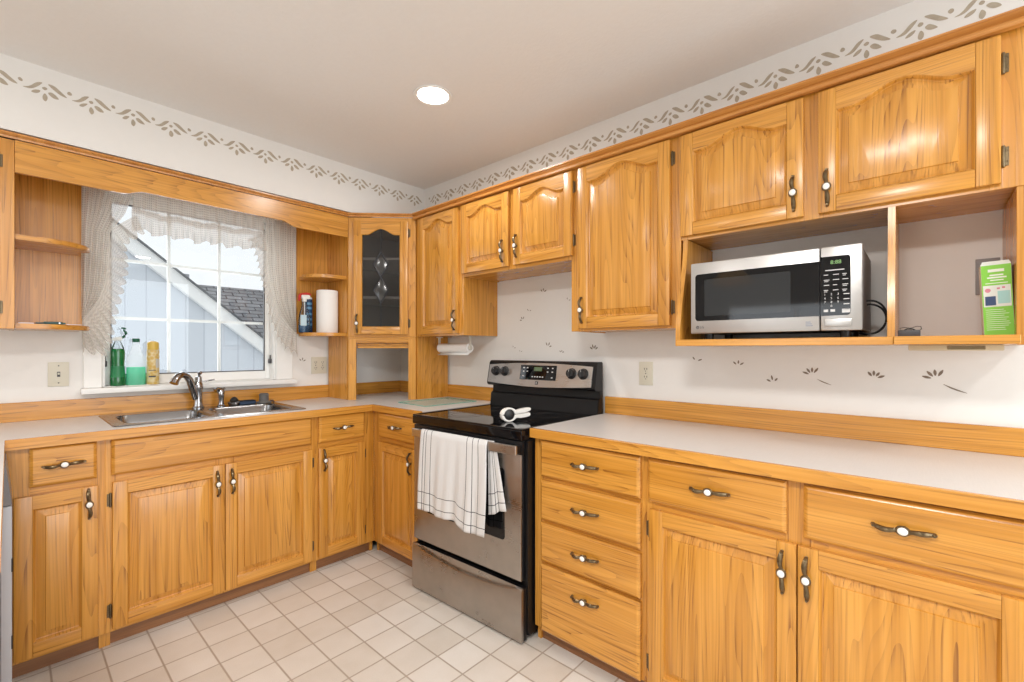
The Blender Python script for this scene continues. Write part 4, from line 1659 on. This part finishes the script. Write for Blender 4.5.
for i in range(len(ov)):
    t.faces.new((ov[i], ov[(i + 1) % len(ov)], lo[(i + 1) % len(lo)], lo[i]))
for q, vs in zip(bowls, bl):
    prev = vs
    for ins, z in ((.006, -.003), (.012, -.10), (.020, -.150), (.045, -.168), (.10, -.172)):
        cur = [t.verts.new((p[0], p[1], z)) for p in rr_pts(q[0] + ins, q[1] - ins, q[2] + ins, q[3] - ins, max(.03, .055 - ins * .2))]
        for i in range(len(cur)):
            t.faces.new((prev[i], prev[(i + 1) % len(cur)], cur[(i + 1) % len(cur)], cur[i]))
        prev = cur
    t.faces.new(prev)
b.build('sink_basin', SINKM, sk, 40, True)
for q in bowls:
    b = MB()
    cx, cyy = (q[0] + q[1]) / 2, (q[2] + q[3]) / 2
    b.lathe([(.040, -.1718), (.040, -.170), (.030, -.1705), (.026, -.1745), (.001, -.1745)], (cx, cyy, 0), 'Z', 24)
    b.build('drain', CHROME, sk)

DECK = CT1 + .0048
fa = thing('faucet', 'chrome single lever kitchen faucet with arched spout behind the sink', 'faucet', (-1.417, -.098, DECK), R(0))
b = MB()
b.lathe([(.030, 0), (.030, .006), (.024, .012), (.021, .03), (.020, .10), (.024, .115), (.0235, .135), (.018, .15), (.001, .152)], (0, 0, 0), 'Z', 24)
b.build('faucet_body', CHROME, fa)
b = MB()
sp_pts = [(-.012, -.006, .055), (-.030, -.018, .11), (-.046, -.03, .16), (-.064, -.042, .187), (-.086, -.055, .196), (-.106, -.068, .188), (-.122, -.078, .168), (-.130, -.084, .150)]
b.tube(sp_pts, .015, 0, 12, [.017, .018, .0185, .018, .017, .018, .0195, .021])
b.build('spout', CHROME, fa)
b = MB()
b.tube([(0, 0, .148), (.002, 0, .175), (.006, .002, .196), (.018, .004, .205)], .012, 0, 12, [.019, .016, .012, .007])
b.tube([(.006, 0, .150), (.040, .002, .152), (.082, .004, .158)], .005, 0, 8, [.006, .0045, .004])
b.build('lever', CHROME, fa)
sd = thing('side_sprayer', 'chrome side sprayer standing on the sink deck right of the faucet', 'sprayer', (-1.303, -.098, DECK))
b = MB()
b.lathe([(.022, 0), (.022, .005), (.015, .012), (.013, .035), (.016, .06), (.019, .085), (.014, .10), (.001, .102)], (0, 0, 0), 'Z', 20)
b.build('sprayer_body', CHROME, sd)
b = MB()
b.tube([(.004, 0, .092), (-.022, -.008, .104), (-.034, -.012, .094)], .009, 0, 10, [.013, .011, .013])
b.tube([(.004, .0, .095), (.02, .004, .104)], .006, 0, 8)
b.build('spray_head', CHROME, sd)
st = thing('sink_strainer', 'small metal sink strainer with black knob on the sink deck', 'strainer', (-1.235, -.098, DECK))
b = MB()
b.lathe([(.026, 0), (.032, .008), (.036, .020), (.033, .022), (.024, .016), (.001, .016)], (0, 0, 0), 'Z', 24)
b.build('basket', CHROME, st)
b = MB()
b.lathe([(.020, .016), (.024, .030), (.018, .040), (.012, .046), (.001, .052)], (0, 0, 0), 'Z', 8)
b.build('knob', BLACKPL, st)
sc_ = thing('scrubber', 'flat dark blue scrubber lying on the sink deck', 'scrubber', (-1.165, -.098, DECK), R(8))
b = MB()
b.box(-.048, .045, -.022, .022, 0, .020, 0, .007, 3)
b.build('sponge', plain('navy_foam', (0.035, 0.06, 0.11), 0.9, bump=.6, nscale=300), sc_)
b = MB()
b.box(-.046, .043, -.021, .021, .0205, .025, 0, .002, 2)
b.build('scouring_pad', plain('dark_pad', (0.02, 0.025, 0.03), 0.95, bump=.8, nscale=400), sc_)
sp_ = thing('sink_stopper', 'grey rubber sink stopper standing at the right end of the sink deck', 'stopper', (-1.070, -.100, DECK))
b = MB()
b.lathe([(.040, 0), (.043, .004), (.040, .010), (.028, .014), (.026, .040), (.028, .052), (.022, .060), (.001, .062)], (0, 0, 0), 'Z', 24)
b.build('stopper_plug', plain('grey_rubber', (0.13, 0.125, 0.12), 0.6), sp_)
b = MB()
b.tube([(.036, 0, .010), (.048, -.01, .012), (.052, -.02, .004)], .006, 0, 8)
b.build('pull_tab', plain('brown_rubber', (0.10, 0.05, 0.03), 0.6), sp_)

# ------------------------------------------------------------------ bottles on the window sill
SZ = 1.0588
gb = thing('soap_bottle', 'green dish soap spray bottle on the window sill', 'bottle', (-1.750, .018, SZ))
b = MB()
b.lathe([(.030, 0), (.033, .004), (.032, .03), (.028, .07), (.027, .11), (.030, .150), (.031, .175), (.028, .192), (.022, .196)], (0, 0, 0), 'Z', 28, sy=.75)
b.build('bottle_body', GREENLIQ, gb)
b = MB()
b.lathe([(.0275, .1925), (.026, .200), (.018, .222), (.0135, .232), (.0135, .240), (.001, .241)], (0, 0, 0), 'Z', 24, sy=.8)
b.build('bottle_shoulder', CLEARPL, gb)
b = MB()
b.prism([(-.020, .238), (.014, .238), (.020, .252), (.010, .262), (-.012, .256), (-.028, .246)], 'Y', -.008, .008, 0, .002)
b.build('sprayer_head', plain('sprayer_white', (0.7, 0.75, 0.74), 0.4), gb)
b = MB()
b.tube([(.010, 0, .246), (.026, 0, .262), (.034, 0, .276), (.030, 0, .288), (.024, 0, .292)], .006, 0, 8, [.005, .0065, .007, .006, .004])
b.tube([(.014, 0, .306), (.026, 0, .306), (.034, 0, .302)], .004, 0, 8)
b.tube([(.024, 0, .290), (.026, 0, .305)], .003, 0, 8)
b.build('trigger', plain('dark_green_plastic', (0.0, 0.10, 0.045), 0.4), gb)
LBL = plain('label_green', (0.01, 0.20, 0.065), 0.4)
b = MB()
b.lathe([(.0322, .045), (.0292, .075), (.0283, .105)], (0, 0, 0), 'Z', 28, sy=.77)
b.bm.faces.ensure_lookup_table()
b.build('label', LBL, gb)

cb = thing('cleaner_bottle', 'clear bottle half full of aqua cleaner on the window sill', 'bottle', (-1.673, .030, SZ))
b = MB()
b.lathe([(.038, .0), (.041, .004), (.041, .097)], (0, 0, 0), 'Z', 28, sy=.6)
b.build('liquid', AQUALIQ, cb)
b = MB()
b.lathe([(.0417, .001), (.0417, .140), (.038, .156), (.027, .172), (.022, .190), (.018, .210), (.015, .235), (.001, .2355)], (0, 0, 0), 'Z', 28, sy=.62)
b.build('bottle_body', FROST, cb)
b = MB()
b.lathe([(.0165, .232), (.0165, .250), (.014, .252), (.001, .2525)], (0, 0, 0), 'Z', 20)
b.build('cap', plain('cap_green', (0.0, 0.10, 0.05), 0.4), cb)

yc = thing('spray_can', 'yellow aerosol can with patterned label on the window sill', 'can', (-1.601, .020, SZ))
b = MB()
b.lathe([(.027, 0), (.0285, .003), (.0285, .185), (.027, .190), (.001, .1905)], (0, 0, 0), 'Z', 28)
YEL, yn, yl_, yb = new_mat('can_print')
tc = yn.new('ShaderNodeTexCoord')
vz = yn.new('ShaderNodeTexVoronoi')
vz.inputs['Scale'].default_value = 55
yl_.new(tc.outputs['Object'], vz.inputs['Vector'])
rp = yn.new('ShaderNodeValToRGB')
rp.color_ramp.elements[0].position = 0.35
rp.color_ramp.elements[0].color = (0.60, 0.40, 0.10, 1)
rp.color_ramp.elements[1].position = 0.75
rp.color_ramp.elements[1].color = (0.70, 0.60, 0.36, 1)
yl_.new(vz.outputs['Distance'], rp.inputs['Fac'])
yl_.new(rp.outputs['Color'], yb.inputs['Base Color'])
yb.inputs['Roughness'].default_value = 0.35
b.build('can_body', YEL, yc)
b = MB()
b.lathe([(.0262, .1905), (.0268, .194), (.0268, .222), (.024, .232), (.014, .238), (.001, .239)], (0, 0, 0), 'Z', 28)
b.build('can_cap', plain('cap_yellow', (0.68, 0.46, 0.08), 0.35), yc)
for z0_, z1_, mi in ((.040, .048, 0), (.076, .080, 0), (.092, .140, 1)):
    b = MB()
    rings = []
    for z in (z0_, z1_):
        rings.append([(math.sin(R(a)) * .0289, -math.cos(R(a)) * .0289, z) for a in range((-50 if mi == 0 else 15), (20 if mi == 0 else 60), 5)])
    b.loops(rings, 0, False, False, True, False)
    b.build('can_label', plain('print_dark', (0.05, 0.05, 0.06), 0.4) if mi == 0 else plain('print_grey', (0.55, 0.55, 0.52), 0.4), yc)

# ------------------------------------------------------------------ things on the shelf right of the window
SHZ = 1.3622
pt = thing('paper_towel_roll', 'upright white paper towel roll on the low shelf beside the corner cabinet', 'paper towel roll', (-.690, -.155, SHZ))
b = MB()
b.lathe([(.018, 0), (.066, 0), (.068, .003), (.068, .283), (.066, .286), (.020, .286), (.018, .284), (.018, 0.0)], (0, 0, 0), 'Z', 40)
b.build('paper_wrap', PAPER, pt)
b = MB()
b.lathe([(.0165, .0), (.0178, .0), (.0178, .2855), (.0165, .2855), (.0165, 0)], (0, 0, 0), 'Z', 24)
b.build('cardboard_core', plain('cardboard', (0.38, 0.26, 0.15), 0.9), pt)
cn = thing('blue_canister', 'slim dark blue canister standing between the spray bottle and paper roll', 'canister', (-.779, -.062, SHZ))
b = MB()
b.lathe([(.026, 0), (.027, .003), (.027, .225), (.025, .228), (.001, .229)], (0, 0, 0), 'Z', 24)
b.build('canister_body', plain('canister_blue', (0.012, 0.05, 0.13), 0.35), cn)
b = MB()
b.lathe([(.0262, .229), (.0262, .240), (.022, .243), (.001, .2435)], (0, 0, 0), 'Z', 24)
b.build('lid', plain('lid_white', (0.75, 0.78, 0.8), 0.4), cn)
for z in (.05, .085, .12, .16, .19):
    b = MB()
    b.loops([[(math.sin(R(a)) * .0274, -math.cos(R(a)) * .0274, zz) for a in range(-45, 46, 6)] for zz in (z, z + .016)], 0, False, False, True, False)
    b.build('label_band', plain('print_blue', (0.10, 0.26, 0.42), 0.4), cn)
sb_ = thing('spray_bottle', 'clear spray bottle with red trigger head on the shelf right of the window', 'bottle', (-.832, -.128, SHZ))
b = MB()
b.lathe([(.034, 0), (.037, .004), (.037, .085), (.033, .120), (.016, .175), (.0135, .20), (.0135, .205), (.001, .2055)], (0, 0, 0), 'Z', 24, sy=.7)
b.build('bottle_body', CLEARPL, sb_)
b = MB()
b.lathe([(.034, .002), (.0362, .006), (.0362, .050), (.001, .0505)], (0, 0, 0), 'Z', 24, sy=.68)
b.build('liquid', plain('blue_cleaner', (0.02, 0.10, 0.22), 0.2), sb_)
b = MB()
b.tube([(0, 0, .05), (.002, 0, .21)], .003, 0, 8)
b.build('dip_tube', PAPER, sb_)
b = MB()
b.loops([[(math.sin(R(a)) * .0376, -math.cos(R(a)) * .0376 * .7, zz) for a in range(-55, 10, 6)] for zz in (.045, .115)], 0, False, False, True, False)
b.build('label', plain('label_pale_blue', (0.45, 0.60, 0.68), 0.4), sb_)
b = MB()
b.lathe([(.015, .205), (.015, .222), (.013, .226)], (0, 0, 0), 'Z', 16)
b.prism([(-.020, .222), (.030, .222), (.038, .240), (.028, .250), (-.022, .246)], 'Y', -.010, .010, 0, .003)
b.build('sprayer_neck', plain('neck_white', (0.8, 0.8, 0.78), 0.4), sb_)
b = MB()
b.prism([(-.040, .240), (-.030, .256), (.010, .266), (.036, .262), (.044, .248), (.030, .2505), (-.022, .2465), (-.030, .205), (-.040, .205)], 'Y', -.011, .011, 0, .003)
b.build('trigger_head', plain('red_plastic', (0.55, 0.03, 0.02), 0.35), sb_)

# ------------------------------------------------------------------ things on the bottom board left of the window
LZ = 1.3622
gp = thing('folding_knife', 'dark green folding knife lying on the lower left shelf', 'knife', (-2.005, -.262, LZ), R(2))
b = MB()
b.box(-.030, .030, -.007, .007, 0, .012, 0, .003, 2)
b.box(-.055, -.028, -.005, .005, .001, .008, 0, .002, 2)
b.box(.028, .040, -.005, .005, .001, .009, 0, .002, 2)
b.build('grip', plain('green_grip', (0.01, 0.055, 0.045), 0.4), gp)
b = MB()
b.lathe([(.003, -.0072), (.003, -.0082), (.0001, -.0082)], (.020, 0, .0062), 'Y', 12)
b.build('rivet', CHROME, gp)
cs = thing('white_stick', 'thin white stick lying left of the green knife on the lower left shelf', 'stick', (-2.085, -.262, LZ), R(-3))
b = MB()
b.box(-.026, .021, -.004, .004, 0, .005, 0, .0015, 2)
b.build('stick_body', plain('stick_white', (0.75, 0.68, 0.66), 0.5), cs)
b = MB()
b.box(.0212, .028, -.0042, .0042, 0, .0052, 0, .001)
b.build('stick_tip', plain('stick_tip', (0.15, 0.06, 0.05), 0.5), cs)
ws = thing('tool_blade', 'thin pale blade lying right of the green knife on the lower left shelf', 'blade', (-1.938, -.262, LZ), R(2))
b = MB()
b.prism([(-.024, -.004), (.018, -.003), (.026, .001), (-.024, .004)], 'Z', 0, .003)
b.build('blade', plain('blade_pale', (0.72, 0.62, 0.58), 0.35), ws)

# ------------------------------------------------------------------ paper towel holder under the narrow wall cabinet
ph = thing('paper_towel_holder', 'wall cabinet mounted holder with nearly used white paper towel roll', 'paper towel holder', (-.15, -.685, 1.3375), RNG)
ZC = 1.262 - 1.3375
b = MB()
b.lathe([(.028, .004), (.030, .006), (.030, .300), (.028, .302), (.012, .302), (.012, .004), (.028, .004)], (0, 0, ZC), 'X', 28)
b.build('paper_wrap', PAPER, ph)
# loose sheet hanging off the roll
b = MB()
arc = [(-.0302 * math.cos(R(a)) , ZC - .0302 * math.sin(R(a))) for a in range(150, 60, -15)]
rings = []
tail = [(.0302 * math.cos(R(a)), ZC + .0302 * math.sin(R(a))) for a in range(20, -91, -12)] + [(-.012, ZC - .041), (-.028, ZC - .047)]
b.loops([[(x, p[0], p[1]) for p in tail] for x in (.012, .304)], 0, False, False, True, False)
sh = b.build('loose_sheet', PAPER, ph)
m = sh.modifiers.new('thickness', 'SOLIDIFY')
m.thickness = .0015
for x in (-.004, .306):
    b = MB()
    b.box(x - .003, x + .003, -.009, .009, ZC - .004, 0, 0, .001)
    b.box(x - .010, x + .010, -.022, .022, -.006, 0, 0, .001)
    b.lathe([(.016, x - .003), (.016, x + .003), (.010, x + .006), (.001, x + .007)], (0, 0, ZC), 'X', 20)
    b.build('bracket', plain('holder_almond', (0.62, 0.58, 0.50), 0.35), ph)
b = MB()
b.tube([(-.004, 0, ZC), (.306, 0, ZC)], .008, 0, 10)
b.build('spindle', CHROME, ph)

# ------------------------------------------------------------------ glass cutting board
gcb = thing('glass_cutting_board', 'pale green glass cutting board on the worktop left of the range', 'cutting board', (-.305, -.855, CT1 + .0007), R(-3))
b = MB()
b.prism([(-.195, -.150), (.195, -.150), (.195, .150), (-.195, .150)], 'Z', .002, .007, 0, .001)
gc = b.build('glass_plate', BOARDGL, gcb)
for x in (-.17, .17):
    for y in (-.125, .125):
        b = MB()
        b.lathe([(.008, 0), (.008, .0019), (.001, .0019)], (x, y, 0), 'Z', 12)
        b.build('foot', CLEARPL, gcb)
b = MB()
for (x0, x1, y0, y1) in ((-.1955, -.1953, -.15, .15), (.1953, .1955, -.15, .15), (-.195, .195, -.1505, -.1503), (-.195, .195, .1503, .1505)):
    b.box(x0, x1, y0, y1, .0022, .0068)
b.build('glass_edge', plain('green_glass_edge', (0.18, 0.42, 0.34), 0.15), gcb)

# ------------------------------------------------------------------ curtains
cu = thing('window_curtain', 'sheer beige ruffled curtain with swag and two gathered side panels at the window', 'curtain', (-1.38, -.07, 1.20))
def local(x, y, z):
    return (x + 1.38, y + .07, z - 1.20)
def side_panel(outer, seam, zt, zb, nu=26, nv=44, flip=1):
    def fn(u, v):
        z = zt + (zb - zt) * v
        xs_ = interp(seam, -z)
        x = outer + (xs_ - outer) * u
        w = abs(xs_ - outer)
        y = -.07 + .014 * math.sin(u * 30 + v * 1.5) * min(1, w / .06) + .006 * math.sin(u * 11 + 2)
        return local(x, y, z)
    return fn
def uvm(w, h):
    return lambda u, v: (u * w, v * h)
seamL = [(-2.095, -1.690), (-1.95, -1.735), (-1.85, -1.790), (-1.70, -1.800), (-1.58, -1.812), (-1.50, -1.835), (-1.43, -1.872), (-1.40, -1.8955)]
seamR = [(-2.095, -1.052), (-1.95, -1.050), (-1.80, -1.046), (-1.66, -1.030), (-1.56, -1.005), (-1.47, -.960), (-1.40, -.905), (-1.36, -.8605)]
o = cloth_grid('side_drape', 40, 50, side_panel(-1.897, seamL, 2.095, 1.40), SHEER, cu, 0, uvm(.25, .66))
o = cloth_grid('side_drape', 40, 50, side_panel(-.858, seamR, 2.095, 1.36), SHEER, cu, 0, uvm(.25, .70))
def ruffle(inner, outerp, freq, amp):
    """Frilled strip between two curves, both lists of (t, x, z)."""
    def cur(c, t):
        return interp([(a, x) for a, x, z in c], t), interp([(a, z) for a, x, z in c], t)
    def fn(u, v):
        xi, zi = cur(inner, u)
        xo, zo = cur(outerp, u)
        w = math.sin(u * freq * 2 * math.pi)
        k = v * (1 - .0 * v)
        dx, dz = xo - xi, zo - zi
        tx, tz = -dz, dx
        L = math.hypot(tx, tz) + 1e-6
        s = .35 * math.cos(u * freq * 2 * math.pi) * amp * k
        ln = 1 + .14 * math.sin(u * freq * 2 * math.pi + 1.0)
        return local(xi + dx * v * ln + tx / L * s, -.078 + w * amp * k - .004, zi + dz * v * ln + tz / L * s)
    return fn
inL = [(0, -1.690, 1.955), (.14, -1.785, 1.87), (.34, -1.800, 1.70), (.5, -1.812, 1.58), (.62, -1.835, 1.50), (.75, -1.866, 1.44), (.88, -1.893, 1.40), (1, -1.898, 1.36)]
outL = [(0, -1.660, 1.875), (.14, -1.735, 1.80), (.34, -1.728, 1.66), (.5, -1.750, 1.53), (.62, -1.775, 1.42), (.75, -1.792, 1.31), (.88, -1.815, 1.235), (1, -1.898, 1.245)]
cloth_grid('ruffle', 170, 6, ruffle(inL, outL, 17, .013), RUFFLE, cu, 0, uvm(1.4, .09))
inR = [(0, -1.075, 1.975), (.14, -1.050, 1.90), (.34, -1.046, 1.76), (.5, -1.030, 1.65), (.62, -1.005, 1.56), (.75, -.962, 1.47), (.88, -.907, 1.40), (1, -.862, 1.355)]
outR = [(0, -1.150, 1.93), (.14, -1.110, 1.83), (.34, -1.085, 1.70), (.5, -1.058, 1.60), (.62, -1.030, 1.46), (.75, -.992, 1.345), (.88, -.945, 1.26), (1, -.862, 1.215)]
cloth_grid('ruffle', 170, 6, ruffle(inR, outR, 17, .013), RUFFLE, cu, 0, uvm(1.4, .09))
def swag_line(u):
    return 1.950 + .018 * (2 * u - 1) ** 4 + .004 * math.sin(u * 24)
def swag(u, v):
    x = -1.700 + .640 * u
    zt = 2.095
    z = zt + (swag_line(u) - zt) * v
    y = -.068 + .011 * math.sin(u * 75 + 1.2 * math.sin(u * 9)) * (.35 + .65 * v)
    return local(x, y, z)
cloth_grid('swag', 150, 10, swag, SHEER, cu, 0, uvm(.9, .12))
def swag_ruf(u, v):
    x = -1.712 + .656 * u + .004 * math.cos(u * 150)
    w = u * 2 * math.pi * 15 + 1.5 * math.sin(u * 11)
    vv = v * 1.35 - .35                       # a little heading stands above the gathering
    amp = .016 * abs(vv)
    z = swag_line(u) - (.085 + .010 * math.sin(w * .5)) * vv
    return local(x + .004 * math.cos(w) * abs(vv), -.082 + amp * math.sin(w), z)
cloth_grid('ruffle', 260, 10, swag_ruf, RUFFLE, cu, 0, uvm(1.5, .11))
b = MB()
b.tube([local(-1.905, -.060, 2.092), local(-.852, -.060, 2.092)], .006, 0, 10)
for x in (-1.905, -.852):
    b.box(x + 1.38 - .006, x + 1.38 + .006, .004, .054, 2.084 - 1.20, 2.10 - 1.20)
b.build('curtain_rod', WHITE, cu)

# ------------------------------------------------------------------ white appliance on the return at the left edge
dw = thing('kitchen_appliance', 'white built in appliance front seen edge on at the left edge of the photo', 'appliance', (-2.158, -.955, 0), R(90))
b = MB()
b.box(0, .285, .0, .50, .06, .872, 0, .002)
b.box(.02, .265, .03, .48, 0.0, .06, 0)
b.build('cabinet_body', plain('appliance_dark', (0.10, 0.10, 0.11), 0.5), dw)
b = MB()
b.box(0, .285, -.0265, -.001, .08, .742, 0, .003, 2)
dd = b.build('door', plain('appliance_white', (0.50, 0.53, 0.57), 0.3), dw)
for z in (.30, .55):
    b = MB()
    b.box(.0, .012, -.0280, -.024, z - .022, z + .022, 0, .001)
    b.build('door_clip', DARKM, dd)
b = MB()
b.prism([(-.0265, .744), (-.001, .744), (-.001, .872), (-.013, .872)], 'X', 0, .285, 0, .002)
b.build('control_panel', plain('panel_grey', (0.20, 0.20, 0.21), 0.35), dw)

# ------------------------------------------------------------------ recessed ceiling lights
BULB = plain('lit_lens', (0.9, 0.9, 0.88), 0.5, emit=(1.0, 0.95, 0.88), estr=7.0)
def can_light(label, x, y, power=CAN_POWER):
    r = thing('recessed_light', label, 'ceiling light', (x, y, CEIL))
    b = MB()
    b.lathe([(.088, -.0002), (.092, -.003), (.090, -.0065), (.076, -.005), (.074, -.0002)], (0, 0, 0), 'Z', 40)
    b.build('trim_ring', WHITE, r)
    b = MB()
    b.lathe([(.0735, -.0005), (.0735, -.003), (.05, -.0045), (.001, -.005)], (0, 0, 0), 'Z', 40)
    b.build('lamp_lens', BULB, r)
    l = area_light('lamp', (x, y, CEIL - .012), (0, 0, 0), .15, power, (1.0, 0.975, 0.94))
    return r
can_light('round recessed ceiling light in front of the corner cabinets', -.765, -1.393, 7.0)
can_light('unseen round recessed ceiling light added over the dining side left of the sink', -2.95, -1.55, 10.0)  # out of view, added for more overhead light
can_light('unseen round recessed ceiling light added behind the camera, right side', -.95, -4.30, 9.0)  # another added can, never in frame, lighting from behind
dm = thing('added_ceiling_dome', 'unseen wide round dome light added on the ceiling above and left of the camera', 'ceiling light', (-2.62, -3.05, CEIL))  # added fixture out of view, put in as the soft key light
b = MB()
b.lathe([(.29, -.0003), (.30, -.012), (.29, -.022), (.26, -.018), (.26, -.0003)], (0, 0, 0), 'Z', 48)
b.build('trim_ring', WHITE, dm)
b = MB()
b.lathe([(.258, -.001), (.258, -.020), (.24, -.045), (.18, -.066), (.09, -.078), (.001, -.082)], (0, 0, 0), 'Z', 48)
b.build('dome', plain('added_lit_dome', (0.9, 0.9, 0.88), 0.5, emit=(1.0, 0.97, 0.93), estr=4.0), dm)
area_light('added_dome_lamp', (-2.62, -3.05, CEIL - .09), (0, 0, 0), .50, ADDED_DOME_POWER, (1.0, 0.975, 0.94))  # key light carried by the added dome

pd = thing('pendant_lamp', 'tan shaded pendant lamp of the dining side reflected in the microwave door', 'lamp', (-3.90, -1.60, 1.98))
b = MB()
b.lathe([(.215, 0), (.105, .135), (.102, .135), (.212, .0)], (0, 0, 0), 'Z', 32)
b.build('lamp_shade', plain('tan_shade', (0.62, 0.45, 0.26), 0.7, emit=(0.9, 0.6, 0.3), estr=0.5), pd)
b = MB()
b.tube([(0, 0, .10), (0, 0, CEIL - 1.98 - .012)], .006, 0, 8)
b.lathe([(.06, CEIL - 1.98 - .0005), (.06, CEIL - 1.98 - .012), (.012, CEIL - 1.98 - .02)], (0, 0, 0), 'Z', 24)
b.build('stem', BRONZE, pd)
b = MB()
b.lathe([(.001, .02), (.025, .03), (.03, .055), (.015, .085), (.012, .11)], (0, 0, 0), 'Z', 16)
b.build('bulb', BULB, pd)
